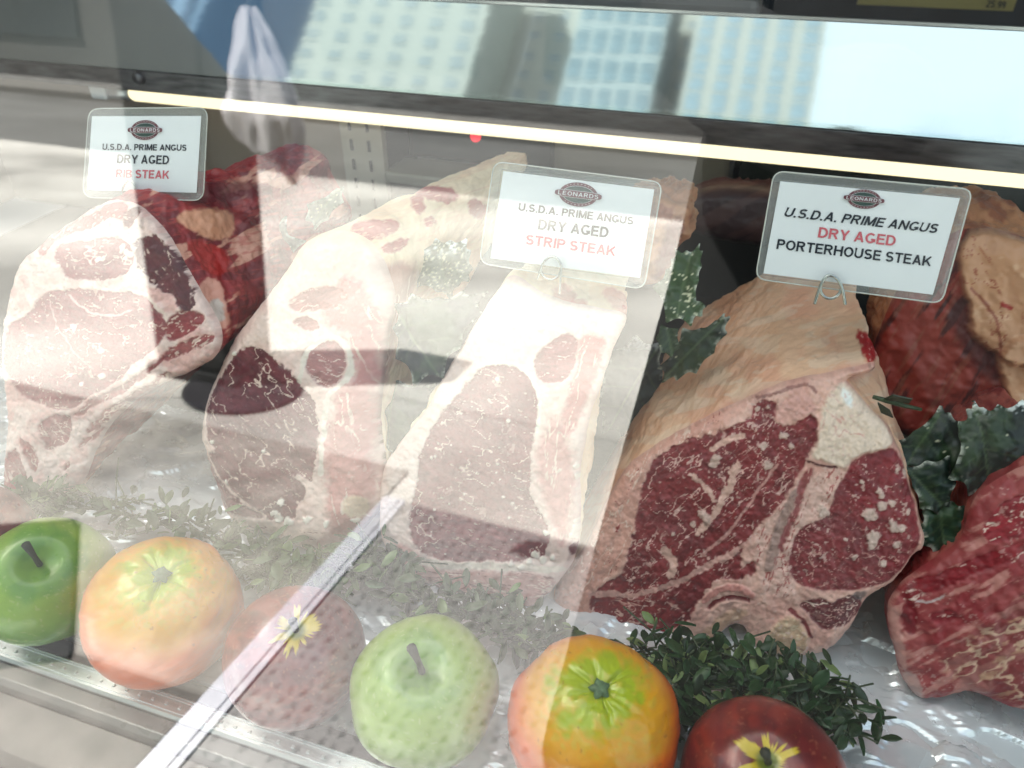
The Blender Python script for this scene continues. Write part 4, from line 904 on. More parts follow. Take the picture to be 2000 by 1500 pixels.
# ---------------------------------------------------------------- boxwood garlands
def garland(label, paths, nleaf, tone, seed, spread=.012, size=.0085):
    r = random.Random(seed)
    root = empty('boxwood_garland', at_z(*paths[0][0], .01), label, 'garland', 'boxwood garlands between the fruit and the meat')
    stems = MB(); V = []; Q = []; Cc = []
    for path in paths:
        pts = [Vector(at_z(x, y, .010)) for x, y in path]
        for k in range(len(pts)): pts[k].z = .008+.014*r.random()
        fine = []
        for a, c in zip(pts[:-1], pts[1:]):
            for t in np.linspace(0, 1, 6)[:-1]: fine.append(a.lerp(c, t)+Vector((r.uniform(-1, 1), r.uniform(-1, 1), r.uniform(-.5, 1)))*.0025)
        fine.append(pts[-1])
        stems.tube(fine, .0010, 6)
        for _ in range(10):
            q0 = fine[r.randrange(len(fine))]; q1 = q0+Vector((r.gauss(0, 1), r.gauss(0, .7), r.uniform(.1, 1)))*.022
            stems.tube([q0, q0.lerp(q1, .5)+Vector((0, 0, .003)), q1], .0006, 5)
        for k in range(nleaf):
            i = r.randrange(len(fine)-1); o = fine[i].lerp(fine[i+1], r.random())
            dirv = Vector((r.gauss(0, 1), r.gauss(0, 1), r.gauss(.35, .6))).normalized()
            o = o+Vector((r.gauss(0, 1), r.gauss(0, .6), abs(r.gauss(0, .7))))*spread*.8
            o.z = max(o.z, .004)
            s = size*r.uniform(.65, 1.25); sd = dirv.cross(Vector((r.gauss(0, .5), r.gauss(0, .5), 1))).normalized(); nn = sd.cross(dirv)
            nw = r.uniform(.5, .95); prof = [(0, .05), (.25, .30*nw), (.5, .42*nw), (.75, .36*nw), (.93, .16*nw), (1.0, .02)]
            base = len(V)
            for t, wd in prof:
                cup = -.18*s*t*t
                for q in (-1, 0, 1):
                    V.append(o+dirv*s*1.45*t+sd*s*wd*q+nn*(cup+(.10*s*abs(q))))
            tn = lin(tone)*r.uniform(.55, 1.5); tn = tn*np.array([r.uniform(.85, 1.25), 1, r.uniform(.8, 1.1)])
            if r.random() < .10: tn = lin((120, 140, 84))
            for t, wd in prof:
                for q in (-1, 0, 1): Cc.append(tn*(1.0 if q else .8))
            for a in range(len(prof)-1):
                for q in (0, 1): Q.append((base+a*3+q, base+a*3+q+1, base+(a+1)*3+q+1, base+(a+1)*3+q))
    so = stems.build('stem', plain('garland_stem', (.05, .07, .03), .6), root, smooth=True)
    me = mesh_np('foliage', np.array([tuple(v) for v in V]), Q); set_col(me, np.clip(np.array(Cc), 0, 1))
    fo = link('foliage', me, M_LEAF, root); md = fo.modifiers.new('thick', 'SOLIDIFY'); md.thickness = .0003
garland('pale boxwood garland along the foil behind the left fruit', [[(40,1000),(120,1000),(220,1010),(330,1025),(430,1050)], [(60,985),(90,1000),(130,1015)], [(250,1040),(360,1045),(470,1075),(560,1095)], [(420,1080),(520,1110),(600,1140),(690,1165)], [(480,1120),(560,1150),(620,1160)], [(600,1120),(700,1150),(780,1165)]], 90, (70, 92, 52), 3)
garland('grey-green boxwood garland behind the pale green apple', [[(690,1120),(740,1110),(780,1135)], [(740,1160),(830,1180),(920,1195),(1020,1225)], [(800,1200),(900,1215),(1000,1235),(1090,1260)], [(960,1250),(1040,1270),(1100,1290)]], 95, (74, 92, 62), 5)
garland('dark green boxwood garland between the vivid orange and the dark red apple', [[(1240,1275),(1300,1290),(1380,1320),(1450,1345)], [(1300,1330),(1370,1340),(1450,1370),(1530,1390)], [(1400,1290),(1440,1320),(1500,1345),(1560,1365),(1620,1400)], [(1300,1380),(1350,1420),(1400,1440)], [(1560,1380),(1610,1420),(1650,1450)], [(1480,1330),(1560,1345),(1640,1385)], [(1330,1290),(1330,1340),(1310,1400)]], 75, (36, 66, 34), 7)

# ---------------------------------------------------------------- signs
GLYPH = {}
def _arc(cx, cy, rx, ry, a0, a1, n=12): return [(cx+rx*math.cos(RAD(a)), cy+ry*math.sin(RAD(a))) for a in np.linspace(a0, a1, n)]
def glyphs(t):
    h = t/2; G = {}
    G['U'] = (.72, [[(h,1),(h,.36)]+_arc(.36,.36,.36-h,.36-h,180,360,14)+[(.72-h,1)]])
    G['S'] = (.68, [_arc(.34,.735,.32-h,.265-h,25,180,10)+_arc(.34,.735,.32-h,.265-h*.2,180,262,6)[1:]+_arc(.34,.27,.34-h,.265-h*.2,82,0,6)+_arc(.34,.27,.34-h,.27-h,0,-160,12)[1:]])
    G['D'] = (.72, [[(h,0),(h,1)], [(t,1-h),(.32,1-h)]+_arc(.32,.5,.40-h,.5-h,90,-90,16)[1:-1]+[(.32,h),(t,h)]])
    G['A'] = (.76, [[(.02+h*.8,0),(.38-h*.02,1)], [(.74-h*.8,0),(.38+h*.02,1)], [(.18,.30),(.58,.30)]])
    G['P'] = (.66, [[(h,0),(h,1)], [(t,1-h),(.38,1-h)]+_arc(.38,.70,.28-h,.30-h,90,-90,12)[1:-1]+[(.38,.40+h),(t,.40+h)]])
    G['R'] = (.74, [[(h,0),(h,1)], [(t,1-h),(.40,1-h)]+_arc(.40,.715,.29-h,.285-h,90,-90,12)[1:-1]+[(.40,.43+h),(t,.43+h)], [(.40,.44),(.72-h,0)]])
    G['B'] = (.70, [[(h,0),(h,1)], [(t,1-h),(.38,1-h)]+_arc(.38,.755,.26-h,.245-h,90,-90,10)[1:-1]+[(.38,.51),(t,.51)], [(.38,.51)]+_arc(.40,.27,.30-h,.27-h,80,-90,12)+[(t,h)]])
    G['I'] = (.20, [[(.10,0),(.10,1)]])
    G['M'] = (.86, [[(h,0),(h,1)], [(t*.7,1),(.43,.06)], [(.86-t*.7,1),(.43,.06)], [(.86-h,0),(.86-h,1)]])
    G['E'] = (.64, [[(h,0),(h,1)], [(t,1-h),(.62,1-h)], [(t,.52),(.58,.52)], [(t,h),(.64,h)]])
    G['F'] = (.60, [[(h,0),(h,1)], [(t,1-h),(.60,1-h)], [(t,.50),(.54,.50)]])
    G['L'] = (.60, [[(h,0),(h,1)], [(t,h),(.60,h)]])
    G['N'] = (.74, [[(h,0),(h,1)], [(h,1-h*.3),(.74-h,h*.3)], [(.74-h,0),(.74-h,1)]])
    G['G'] = (.78, [_arc(.40,.5,.40-h,.5-h,42,318,24)+[(.78-h,.16)], [(.78-h,.0+.14),(.78-h,.46)], [(.78,.46-h),(.44,.46-h)]])
    G['Y'] = (.72, [[(h*.9,1),(.36,.42)], [(.72-h*.9,1),(.36,.42)], [(.36,.46),(.36,0)]])
    G['T'] = (.66, [[(0,1-h),(.66,1-h)], [(.33,1-t),(.33,0)]])
    G['K'] = (.76, [[(h,0),(h,1)], [(t*.8,.36),(.70-h*.6,1)], [(.32,.56),(.76-h,0)]])
    G['O'] = (.80, [_arc(.40,.5,.40-h,.5-h,90,450,28)])
    G['H'] = (.73, [[(h,0),(h,1)], [(t,.53),(.73-t,.53)], [(.73-h,0),(.73-h,1)]])
    G['.'] = (.22, [[(.11-h,h*.95),(.11+h,h*.95)]])
    G['2'] = (.6, [_arc(.3,.72,.3-h,.28-h,170,-30,10)+[(h,h)], [(0,h),(.6,h)]]); G['5'] = (.6, [[(.56,1-h),(.12,1-h),(.09,.5)], _arc(.3,.32,.3-h,.32-h,130,-160,12)]); G['9'] = (.6, [_arc(.3,.7,.3-h,.3-h,0,360,16), [(.6-h,.7),(.5,.2),(.2,h)]])
    return G
def text_geo(s, t=.165, shear=0., gap=.085):
    G = glyphs(t); V = []; F = []; x = 0; h = t/2
    for ch in s:
        if ch == ' ': x += .30; continue
        wd, strokes = G[ch]
        for k, st in enumerate(strokes):
            P = np.array(st, float); closed = np.allclose(P[0], P[-1])
            if closed: P = P[:-1]
            n = len(P); L = []
            for i in range(n):
                a = P[i-1] if (i > 0 or closed) else None; c = P[(i+1) % n] if (i < n-1 or closed) else None
                d1 = (P[i]-a)/np.linalg.norm(P[i]-a) if a is not None else None; d2 = (c-P[i])/np.linalg.norm(c-P[i]) if c is not None else None
                if d1 is None: d1 = d2
                if d2 is None: d2 = d1
                n1 = np.array([-d1[1], d1[0]]); n2 = np.array([-d2[1], d2[0]]); m = n1+n2; m /= np.linalg.norm(m); L.append(m*h/max(.5, m@n1))
            b = len(V)
            for i in range(n): V += [(x+P[i][0]+L[i][0], P[i][1]+L[i][1], k), (x+P[i][0]-L[i][0], P[i][1]-L[i][1], k)]
            for i in range(n if closed else n-1):
                j = (i+1) % n; F.append((b+2*i, b+2*i+1, b+2*j+1, b+2*j))
        x += wd+gap
    V = np.array(V); V[:, 1] = np.clip(V[:, 1], 0, 1); V[:, 0] += shear*V[:, 1]; V[:, 0] -= V[:, 0].min(); V[:, 0] /= V[:, 0].max()
    return V, F
def sign(label, lam, paper, Y, lines, logo, clip, nrm, wire, wire_r=.0007):
    n = np.asarray(nrm, float); n /= np.linalg.norm(n)
    cpx = np.mean(np.array(paper), 0); p0 = at_y(cpx[0], cpx[1], Y)
    base = on_plane(np.array(clip[-1][0]), np.array(clip[-1][1]), p0, n)
    root = empty('price_sign', base, label, 'sign', 'laminated signs pinned in the roasts')
    def pp(x, y, off=0.): return on_plane(np.asarray(x, float), np.asarray(y, float), p0+n*off, n)
    def addmesh(name, V, F, mat, smooth=False):
        me = bpy.data.meshes.new(name); me.from_pydata([tuple(v) for v in V], [], F); me.update()
        o = link(name, me, mat); o.parent = root; o.matrix_parent_inverse = Matrix.Translation(-Vector(root.location)); return o
    # laminate with rounded corners and a raised rim
    L = np.array(lam, float); r = .055; out = []
    for i in range(4):
        a, b_, c = L[i-1], L[i], L[(i+1) % 4]
        p1 = b_+(a-b_)*(22/np.linalg.norm(a-b_)); p2 = b_+(c-b_)*(22/np.linalg.norm(c-b_))
        for t in np.linspace(0, 1, 7): out.append((1-t)**2*p1+2*t*(1-t)*b_+t*t*p2)
    out = np.array(out); cen = out.mean(0); m = len(out)
    ins = out+(cen-out)*(9/np.linalg.norm(cen-out, axis=1))[:, None]
    th = .0007
    V = np.vstack([pp(out[:, 0], out[:, 1], th*.6), pp(ins[:, 0], ins[:, 1], th), pp(ins[:, 0], ins[:, 1], -th), pp(out[:, 0], out[:, 1], -th*.6)])
    F = [tuple(range(m, 2*m)), tuple(range(2*m, 3*m))[::-1]]
    for k in range(m):
        j = (k+1) % m
        F += [(k, j, m+j, m+k), (2*m+k, 2*m+j, 3*m+j, 3*m+k), (3*m+k, 3*m+j, j, k)]
    addmesh('laminate', V, F, M_LAM)
    rim = MB(); loop = [pp(q[0], q[1], .0002) for q in np.vstack([out, out[:2]])]
    rim.tube(loop, .00042, 6, cap=False)
    ri = rim.build('rim_edge', plain('rim_clear', (.62, .62, .57), .25, spec=.8), None, smooth=True); ri.parent = root; ri.matrix_parent_inverse = Matrix.Translation(-Vector(root.location))
    in2 = np.array(paper, float)+(cen-np.array(paper, float))*-.028
    rim = MB(); rim.tube([pp(q[0], q[1], .0008) for q in np.vstack([in2, in2[:2]])], .00022, 5, cap=False)
    ri = rim.build('seal_line', M_LAM, None, smooth=True); ri.parent = root; ri.matrix_parent_inverse = Matrix.Translation(-Vector(root.location))
    Pq = np.array(paper, float)
    V = np.vstack([pp(Pq[:, 0], Pq[:, 1], .0011), pp(Pq[:, 0], Pq[:, 1], .0009)])
    addmesh('paper_card', V, [(0, 1, 2, 3), (7, 6, 5, 4)]+[(i, 4+i, 4+(i+1) % 4, (i+1) % 4) for i in range(4)], M_PAPER)
    Pq_l = Pq[3]-Pq[0]; upv = -Pq_l/np.linalg.norm(Pq_l)
    for txt, A, B, hh, mat, shear in lines:
        Vt, F = text_geo(txt, .178, shear); A = np.array(A, float); B = np.array(B, float)
        q = A+(B-A)*Vt[:, :1]+upv*hh*Vt[:, 1:2]
        addmesh('lettering', pp(q[:, 0], q[:, 1], .0014)+Vt[:, 2:]*.00003*n, F, mat)
    # emblem: maroon oval with a green heart and a name band
    (cx, cy_), wd, hg, dirv = logo
    dv = np.array(dirv, float); dv /= np.linalg.norm(dv); uv = upv
    def oval(a, b_, off, mat, name, pw=2.0):
        t = np.linspace(0, 2*math.pi, 40, endpoint=False)
        q = np.array([cx, cy_])+np.outer(a*np.sign(np.cos(t))*np.abs(np.cos(t))**(2/pw), dv)+np.outer(b_*np.sign(np.sin(t))*np.abs(np.sin(t))**(2/pw), uv)
        return addmesh(name, pp(q[:, 0], q[:, 1], off), [tuple(range(40))], mat)
    oval(wd*.40, hg*.5, .0014, M_MAROON, 'emblem'); oval(wd*.335, hg*.36, .0016, M_PAPER, 'emblem_line'); oval(wd*.325, hg*.345, .0018, M_GREEN, 'emblem_centre')
    oval(wd*.5, hg*.155, .0020, M_PAPER, 'band_line', 4); oval(wd*.49, hg*.14, .0022, M_MAROON, 'name_band', 4)
    Vt, F = text_geo('LEONARDS', .135, 0, .22); A = np.array([cx, cy_])-dv*wd*.42-uv*hg*.085
    q = A+dv*wd*.84*Vt[:, :1]+uv*hg*.17*Vt[:, 1:2]; addmesh('emblem_name', pp(q[:, 0], q[:, 1], .0024)+Vt[:, 2:]*.00003*n, F, M_PAPER)
    tk = []; tf = []
    for s_ in (1, -1):
        for k in range(8):
            a = (math.pi/2+(k-3.5)*.21)*s_; c = np.array([cx, cy_])+dv*wd*.37*math.cos(a)+uv*hg*.435*math.sin(a)
            tang = -dv*math.sin(a)*wd*.018+uv*math.cos(a)*hg*.018; nn_ = uv*hg*.022
            b0 = len(tk); tk += [c-tang-nn_, c+tang-nn_, c+tang+nn_, c-tang+nn_]; tf.append((b0, b0+1, b0+2, b0+3))
    tk = np.array(tk); addmesh('emblem_ring_marks', pp(tk[:, 0], tk[:, 1], .0019), tf, plain('faded_mark', (.45, .36, .36), .5))
    wb = MB()
    for k, wpts in enumerate(wire):
        wp = chaikin(np.array(wpts, float), 2, False); k0 = .0036 if k == 0 else .0030
        wb.tube([pp(x, y, k0) for x, y in wp], wire_r, 8)
    o = wb.build('wire_clip', M_WIRE, None, smooth=True); o.parent = root; o.matrix_parent_inverse = Matrix.Translation(-Vector(root.location))
sign('small white laminated sign reading dry aged rib steak, leftmost of the three',
     [(173.5,212),(406,210),(397,392),(161.5,385.5)], [(179.5,227),(393,226.5),(384,376.5),(170,371)], .425,
     [('U.S.D.A. PRIME ANGUS', (199.7,292.8), (364,294.7), 12.2, M_INK, 0), ('DRY AGED', (228,318.7), (329.5,321), 17.2, M_INK, 0), ('RIB STEAK', (226,346.8), (330,349.5), 16.4, M_RED, 0)],
     ((283,254), 69, 39, (1, .005)), [(264,398)], (.12, -1, .30), [[(264,400),(264,385),(264,368),(262,358),(254,349.5),(246,356),(240,366),(238,376),(241,384),(248,390)]])
sign('veiled white laminated sign reading dry aged strip steak, middle of the three',
     [(965,315),(1294,356),(1258,565),(936,514)], [(983,334),(1278,370),(1250,543),(958,504)], .405,
     [('U.S.D.A. PRIME ANGUS', (1012,411), (1236,439), 15, M_INK, 0), ('DRY AGED', (1050,448), (1187,464.4), 20.5, M_INK, 0), ('STRIP STEAK', (1026,477), (1201,500.6), 19.5, M_RED, 0)],
     ((1129.5,380), 94, 47, (1, .122)), [(1093,572)], (.05, -1, .34), [[(1093,574),(1095,540),(1097,522),(1093,509),(1081,499.6),(1068,504),(1058,518),(1054,532),(1050,545)], [(1058,520),(1057,535),(1066,544),(1080,547),(1092,538),(1096,524)]])
sign('white laminated sign reading dry aged porterhouse steak, rightmost and largest',
     [(1512,334),(1900,370),(1839.5,593),(1475,544.6)], [(1524,354),(1875,387),(1822,575.7),(1491,534)], .43,
     [('U.S.D.A. PRIME ANGUS', (1531,422.7), (1831,456), 18.5, M_INK, .22), ('DRY AGED', (1597,463.6), (1747.5,480.7), 20.5, M_RED, 0), ('PORTERHOUSE STEAK', (1516,486), (1817.7,520.5), 19.8, M_INK, 0)],
     ((1687.7,389), 82, 38, (1, .105)), [(1621,590)], (0, -1, .34), [[(1591,594),(1597,574),(1604,554),(1611,542),(1621,536.6),(1632,541),(1641,552),(1647,570),(1651,595)], [(1602,557),(1603,572),(1611,581),(1621,584),(1634,580),(1643,568),(1644,556)]], .0009)

# ---------------------------------------------------------------- the shop behind and above
b = MB(); b.box((-9, .50, 1.30), (9, 4.2, 1.36)); tag(b.build('canopy', plain('sun_block_dark', (.05, .055, .06), .6)), 'dark flat canopy added out of view to keep sun off the case', 'canopy')  # unseen, added to block direct sun from the case
b = MB(); b.box((-9, 4.2, -.75), (9, 4.3, 1.30)); tag(b.build('shop_wall', plain('shop_wall_dark', (.018, .03, .045), .6, var=.4, vscale=3)), 'dark blue rear wall of the shop', 'wall')
ct = empty('back_counter', (0, 1.5, -.75), 'dark counter inside the shop behind the display case', 'counter')
b = MB(); b.box((-2.4, 1.15, -.75), (2.4, 1.9, .02)); b.build('counter_body', plain('counter_body', (.015, .022, .03), .5, var=.3, vscale=4), ct)
b = MB(); b.box((-2.4, 1.13, .0205), (2.4, 1.9, .045)); b.build('counter_top', plain('counter_top', (.012, .018, .026), .3, var=.3, vscale=5), ct)
b = MB(); A = at_y(1690, -60, 1.45); B = at_y(1978, 22, 1.45)
b.box((min(A[0], B[0])+.0, 1.45, min(A[2], B[2])), (max(A[0], B[0]), 1.456, max(A[2], B[2])))
tg_ = empty('counter_sign', ((A[0]+B[0])/2, 1.45, .05), 'yellow sign strip standing on the dark counter, top right corner', 'sign')
o = b.build('sign_card', plain('faded_yellow', (.42, .36, .12), .5, var=.1, vscale=9), tg_)
Vt, F = text_geo('25.99'); q0 = at_y(1925, 14, 1.448); q1 = at_y(1962, 17, 1.448)
me = bpy.data.meshes.new('lettering'); me.from_pydata([tuple(q0+(q1-q0)*v[0]+np.array([0, 0, .010])*v[1]+np.array([0, -.0001, 0])*v[2]) for v in Vt], [], F); o = link('lettering', me, M_INK, tg_)
# soft sack on the counter (cream-green, out of focus)
def lump(name, c, r, mat, seed, label, cat):
    nu, nv = 40, 60; u = np.linspace(0, math.pi, nu); v = np.linspace(0, 2*math.pi, nv, endpoint=False); U, W = np.meshgrid(u, v, indexing='ij'); U = U.ravel(); W = W.ravel()
    k = 1+.25*(fbm(np.cos(W)*1.5*np.sin(U)+4+seed, np.sin(W)*1.5+np.cos(U)*1.7, seed, 4)-.5)
    V = np.c_[r[0]*k*np.sin(U)**.7*np.cos(W), r[1]*k*np.sin(U)**.7*np.sin(W), r[2]*k*np.cos(U)]+np.asarray(c)
    idx = np.arange(nu*nv).reshape(nu, nv); nx_ = np.roll(idx, -1, 1)
    me = mesh_np(name, V, np.stack([idx[:-1], idx[1:], nx_[1:], nx_[:-1]], -1).reshape(-1, 4)); return tag(link(name, me, mat), label, cat)
A = at_y(1490, 10, 1.35)
lump('meal_sack', (A[0], 1.42, .115), (.17, .10, .075), plain('sack', (.16, .16, .09), .7, bump=.4, bscale=40, dist=.01), 3, 'dull cream sack lying on the counter at the top edge', 'sack')
A = at_y(1130, 0, 1.4)
lump('brown_parcel', (A[0], 1.42, .10), (.10, .09, .06), plain('parcel', (.07, .055, .03), .7), 5, 'brown wrapped parcel on the counter at the top edge', 'parcel')

# ---------------------------------------------------------------- the street outside (seen mirrored in the glass and the hood)
ZG = -.75
def flat(name, x0, x1, y0, y1, z, mat, label=None, cat=None):
    b = MB(); b.add([(x0, y0, z), (x1, y0, z), (x1, y1, z), (x0, y1, z)], [(0, 1, 2, 3)]); o = b.build(name, mat)
    if label: tag(o, label, cat)
    else: tag(o, kind='structure')
    return o
flat('ground', -600, 600, -600, 600, ZG-.13, plain('ground_asphalt', (.06, .06, .062), .9, var=.2, vscale=.6))
flat('road', -200, 200, -12, -6.0, ZG-.126, plain('road_asphalt', (.12, .12, .122), .9, var=.3, vscale=.5))
b = MB(); b.box((-200, -6.0, ZG-.128), (200, .098, ZG)); tag(b.build('pavement', plain('pavement_concrete', (.47, .455, .435), .85, var=.36, vscale=1.1, bump=.2, bscale=40)), kind='structure')
b = MB(); b.box((-200, -15, ZG-.128), (200, -12, ZG)); tag(b.build('pavement', plain('far_concrete', (.16, .155, .15), .85)), kind='structure')
b = MB(); b.box((-2.6, -1.42, ZG+.0005), (-.795, -.523, ZG+.008)); tag(b.build('dimming_slab', plain('dimming_grey', (.24, .225, .21), .6, var=.3, vscale=9, bump=.3, bscale=50)), 'darker grey slab added in the pavement to dim its reflection', 'slab')  # darker patch added so the glass veil is weaker at lower left
b = MB(); b.box((-2.4, -.52, ZG+.0005), (-.795, .097, ZG+.012)); tag(b.build('threshold_slab', plain('brown_granite', (.085, .075, .07), .6, var=.3, vscale=18, bump=.3, bscale=50)), 'brown grey stone threshold slab along the foot of the shop front', 'slab')
def diamond_mat():
    m, nt, bb = mat_base('diamond_plate'); bb.inputs['Metallic'].default_value = .0; bb.inputs['Roughness'].default_value = .7
    bb.inputs['Base Color'].default_value = (.20, .19, .195, 1); return m
M_DIA = diamond_mat()
cdoor = empty('cellar_door', (-.4, -.6, ZG), 'diamond plate steel cellar door set in the pavement', 'cellar door')
b = MB(); b.box((-.725, -1.26, ZG+.001), (.9, -.15, ZG+.010)); b.build('plate', M_DIA, cdoor)
b = MB(); k = 0
for i in range(56):
    for j in range(38):
        x = -.71+i*.0285+random.uniform(-.003, .003); y = -1.245+j*.0285+random.uniform(-.003, .003)
        if random.random() < .12: continue
        a = RAD(45 if (i+j) % 2 else -45); dx, dy = math.cos(a)*.0105, math.sin(a)*.0105; ex_, ey_ = -math.sin(a)*.0034, math.cos(a)*.0034; z = ZG+.0101
        b.add([(x-dx, y-dy, z), (x-ex_, y-ey_, z+.0022), (x+dx, y+dy, z), (x+ex_, y+ey_, z+.0022)], [(0, 1, 2, 3)])
b.build('tread_lugs', plain('lug_steel', (.125, .12, .125), .8, var=.5, vscale=12), cdoor)
b = MB(); b.box((-.79, -1.26, ZG+.001), (-.728, -.15, ZG+.016)); b.box((-.750, -1.26, ZG+.0161), (-.744, -.15, ZG+.019)); b.build('white_edge', plain('edge_paint', (.44, .44, .50), .5, var=.06), cdoor)
# invented dark shapes on the pavement that darken the veil in the glass
dark_block = empty('reflection_block', (-1.78, -1.76, ZG), 'tall dark block added on the pavement to darken the reflection', 'dark block')  # made-up block; its dark reflection clears the veil over the rib roast
b = MB(); b.box((-1.93, -1.95, ZG+.04), (-1.60, -1.70, ZG+1.32)); b.build('block_shell', plain('block_dark', (.014, .014, .018), .55), dark_block, bevel=.03)
b = MB(); b.box((-1.95, -1.97, ZG), (-1.58, -1.68, ZG+.0395)); b.build('plinth', M_BLACK, dark_block)
b = MB(); b.box((-1.91, -1.6995, ZG+.10), (-1.62, -1.692, ZG+1.26)); b.build('door', plain('block_panel', (.02, .019, .022), .5), dark_block, bevel=.004)  # front panel of the made-up block
b = MB(); q = [(-1.08, -.50), (-1.43, -.86), (-2.1, -.45), (-1.75, -.09)]
b.add([(x, y, ZG+.0125) for x, y in q]+[(x, y, ZG+.021) for x, y in q], [(0, 1, 2, 3), (7, 6, 5, 4)]+[(k, 4+k, 4+(k+1) % 4, (k+1) % 4) for k in range(4)])
tag(b.build('dark_mat', M_BLACK), 'flat black mat added on the pavement to darken the reflection', 'mat')  # made-up flat sheet; its dark reflection keeps the green apple clear
b = MB(); b.tube([(-1.56, -1.70, ZG+.001), (-1.56, -1.70, ZG+.012)], .20, 32); tag(b.build('dark_disc', plain('iron', (.03, .028, .035), .5, .3)), 'round dark disc added on the pavement to darken the reflection', 'dark disc')  # made-up disc for the dark oval mirrored over the loin roast

# photographer in a long dark coat
per = empty('person', (.20, -.36, ZG), 'person in a long dark coat holding a phone in front of the glass', 'person')
me = bpy.data.meshes.new('body')
J = {'pel': (.20,-.36,.17,.15), 'sp': (.20,-.36,.42,.15), 'ch': (.20,-.36,.60,.17), 'nk': (.20,-.35,.745,.06), 'hd': (.20,-.33,.86,.095), 'tp': (.20,-.33,.95,.08),
     'ls': (.02,-.35,.66,.075), 'le': (-.06,-.30,.40,.05), 'lw': (.02,-.10,.36,.033), 'lh': (.06,-.045,.37,.03), 'rs': (.38,-.35,.66,.075), 're': (.44,-.28,.40,.05), 'rw': (.24,-.10,.36,.033), 'rh': (.19,-.045,.37,.03),
     'lk': (.11,-.36,-.24,.075), 'la': (.11,-.37,-.64,.05), 'lt': (.11,-.27,-.70,.045), 'rk': (.29,-.36,-.24,.075), 'ra': (.29,-.37,-.64,.05), 'rt': (.29,-.27,-.70,.045)}
nm = list(J); ed = [('pel','sp'),('sp','ch'),('ch','nk'),('nk','hd'),('hd','tp'),('ch','ls'),('ls','le'),('le','lw'),('lw','lh'),('ch','rs'),('rs','re'),('re','rw'),('rw','rh'),('pel','lk'),('lk','la'),('la','lt'),('pel','rk'),('rk','ra'),('ra','rt')]
me.from_pydata([J[k][:3] for k in nm], [(nm.index(a), nm.index(c)) for a, c in ed], [])
bo = link('body', me, plain('dark_clothes', (.006, .006, .008), .85, bump=.3, bscale=60), per)
sk = bo.modifiers.new('skin', 'SKIN'); 
for k, v in enumerate(me.skin_vertices[0].data): v.radius = (J[nm[k]][3],)*2; v.use_root = nm[k] == 'pel'
su = bo.modifiers.new('sub', 'SUBSURF'); su.levels = 2; su.render_levels = 2
nu = 40; V = []
for z, a, bb, cx in ((-.42,.33,.22,.21),(-.10,.29,.20,.205),(.20,.25,.18,.20),(.42,.235,.165,.20),(.60,.25,.16,.20),(.70,.20,.13,.20),(.745,.09,.09,.20)):
    for k in range(nu):
        t = 2*math.pi*k/nu; V.append((cx+a*math.cos(t)*(1+.03*math.sin(6*t)), -.36+bb*math.sin(t), z))
F = [(i*nu+k, i*nu+(k+1) % nu, (i+1)*nu+(k+1) % nu, (i+1)*nu+k) for i in range(6) for k in range(nu)]
me = bpy.data.meshes.new('coat'); me.from_pydata(V, [], F); me.update()
for p_ in me.polygons: p_.use_smooth = True
co = link('coat', me, plain('dark_coat', (.005, .005, .006), .9, bump=.4, bscale=30), per); s_ = co.modifiers.new('t', 'SOLIDIFY'); s_.thickness = .006

# white carrier bag hanging from an arm
post = empty('bracket_post', (-2.9, -.90, ZG), 'tall thin steel post with a long arm and a hanging cord, standing on the pavement', 'post')
b = MB(); b.tube([(-2.9, -.90, ZG), (-2.9, -.90, 2.6), (-.86, -.90, 2.6)], .0035, 10); b.build('arm', M_STEEL, post, smooth=True)
b = MB(); b.tube([(-.86, -.90, 2.6), (-.86, -.90, .43)], .0005, 6); b.build('cord', M_WHITE, post)
nv, nu = 40, 60; V = []
for i in range(nv):
    t = i/(nv-1); wd = .010+.078*t**.85*(1-.45*max(0, t-.75)/.25)
    for k in range(nu):
        a = 2*math.pi*k/nu; ca, sa = math.cos(a), math.sin(a)
        nz = float(fbm(np.array(ca*1.7+5+t*1.2), np.array(sa*1.7+t*1.5), 5, 4))-.5
        fold = 1+.22*math.sin(a*9+t*4)*(1-t*.5)+.9*nz
        drop = .235*t+(.045*ca-.02*math.sin(2*a))*max(0, t-.55)/.45
        V.append((-.86+wd*ca*fold+.015*t, -.90+wd*.4*sa*fold, ZG+1.18-drop+.02*nz))
F = [(i*nu+k, i*nu+(k+1) % nu, (i+1)*nu+(k+1) % nu, (i+1)*nu+k) for i in range(nv-1) for k in range(nu)]+[tuple(range((nv-1)*nu, nv*nu))]
me = bpy.data.meshes.new('carrier_bag'); me.from_pydata(V, [], F); me.update()
for p_ in me.polygons: p_.use_smooth = True
tag(link('carrier_bag', me, plain('white_bag', (.78, .76, .82), .5)), 'crumpled white carrier bag hanging from the cord of the bracket post', 'bag')

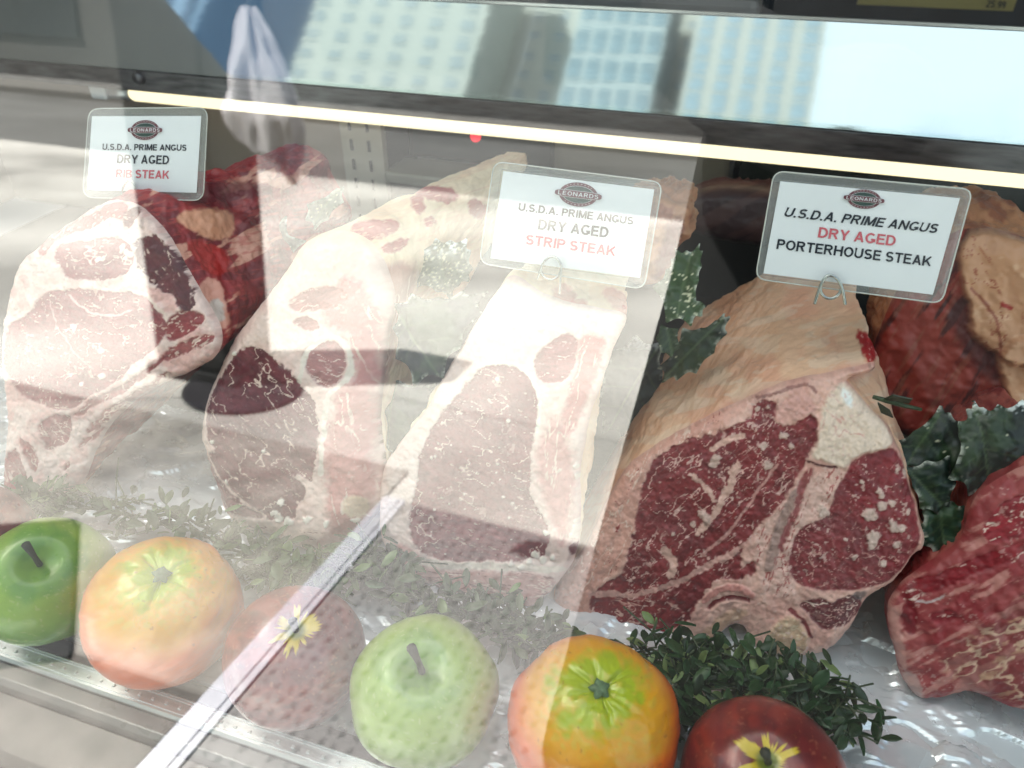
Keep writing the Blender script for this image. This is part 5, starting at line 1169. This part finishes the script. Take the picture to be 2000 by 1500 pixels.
# buildings across the street
def building(label, x0, x1, y, z1, wall, glass, nx, nz, zlo, fw, fh, depth=12, mat_rough=.8, band=False):
    r = empty('building', ((x0+x1)/2, y-depth/2, ZG-.13), label, 'building')
    b = MB(); b.box((x0, y-depth, ZG-.13), (x1, y, z1)); b.build('wall', plain('facade', wall, mat_rough, var=.06, vscale=.3), r)
    gm = plain('facade_glass', glass, .25, var=.25, vscale=.25)
    cw, ch = (x1-x0)/nx, (z1-zlo)/nz; proto = None
    for i in range(nx):
        for j in range(nz):
            x = x0+(i+.5)*cw; z = zlo+(j+.5)*ch
            if proto is None:
                b = MB(); b.box((-cw*fw/2, 0, -ch*fh/2), (cw*fw/2, .06, ch*fh/2)); proto = b.build('window', gm); o = proto
            else:
                o = proto.copy(); COL.objects.link(o)
            o.parent = r; o.matrix_parent_inverse = Matrix.Identity(4)
            o.location = Vector((x, y, z))-Vector(r.location)
    return r
T = lambda deg, D: D*math.tan(RAD(deg))
building('dark grey-green office block on the far left', T(-72, 40), T(-51.5, 40), -40, 45, (.012, .024, .027), (.025, .04, .045), 4, 6, 5, .8, .4)
building('narrow blue ribbed tower beside the dark block', T(-51.3, 40), T(-47, 40), -40.3, 60, (.10, .17, .27), (.03, .06, .11), 3, 2, 5, .4, .98)
building('cream apartment tower with blue-grey windows', T(-39.5, 80), T(-25.5, 80), -80, 95, (.31, .315, .285), (.22, .255, .27), 6, 24, 20, .42, .5)
building('blue-grey glass tower with broad windows', T(-17.5, 80), T(-9.5, 80), -80, 92, (.30, .335, .335), (.15, .21, .24), 5, 16, 20, .72, .7)
building('pale slab tower behind the two nearer towers', T(-24, 95), T(-6, 95), -95, 104, (.38, .37, .33), (.26, .30, .33), 8, 20, 30, .4, .4)
building('cream tower with wide bands of blue windows', T(-7, 80), T(4.2, 80), -80, 96, (.34, .335, .30), (.22, .30, .35), 5, 30, 20, .56, .74)
building('low storefront row across the road', -30, 40, -15.2, 3.2, (.09, .085, .08), (.02, .024, .028), 14, 1, ZG+.5, .7, .75, depth=8)
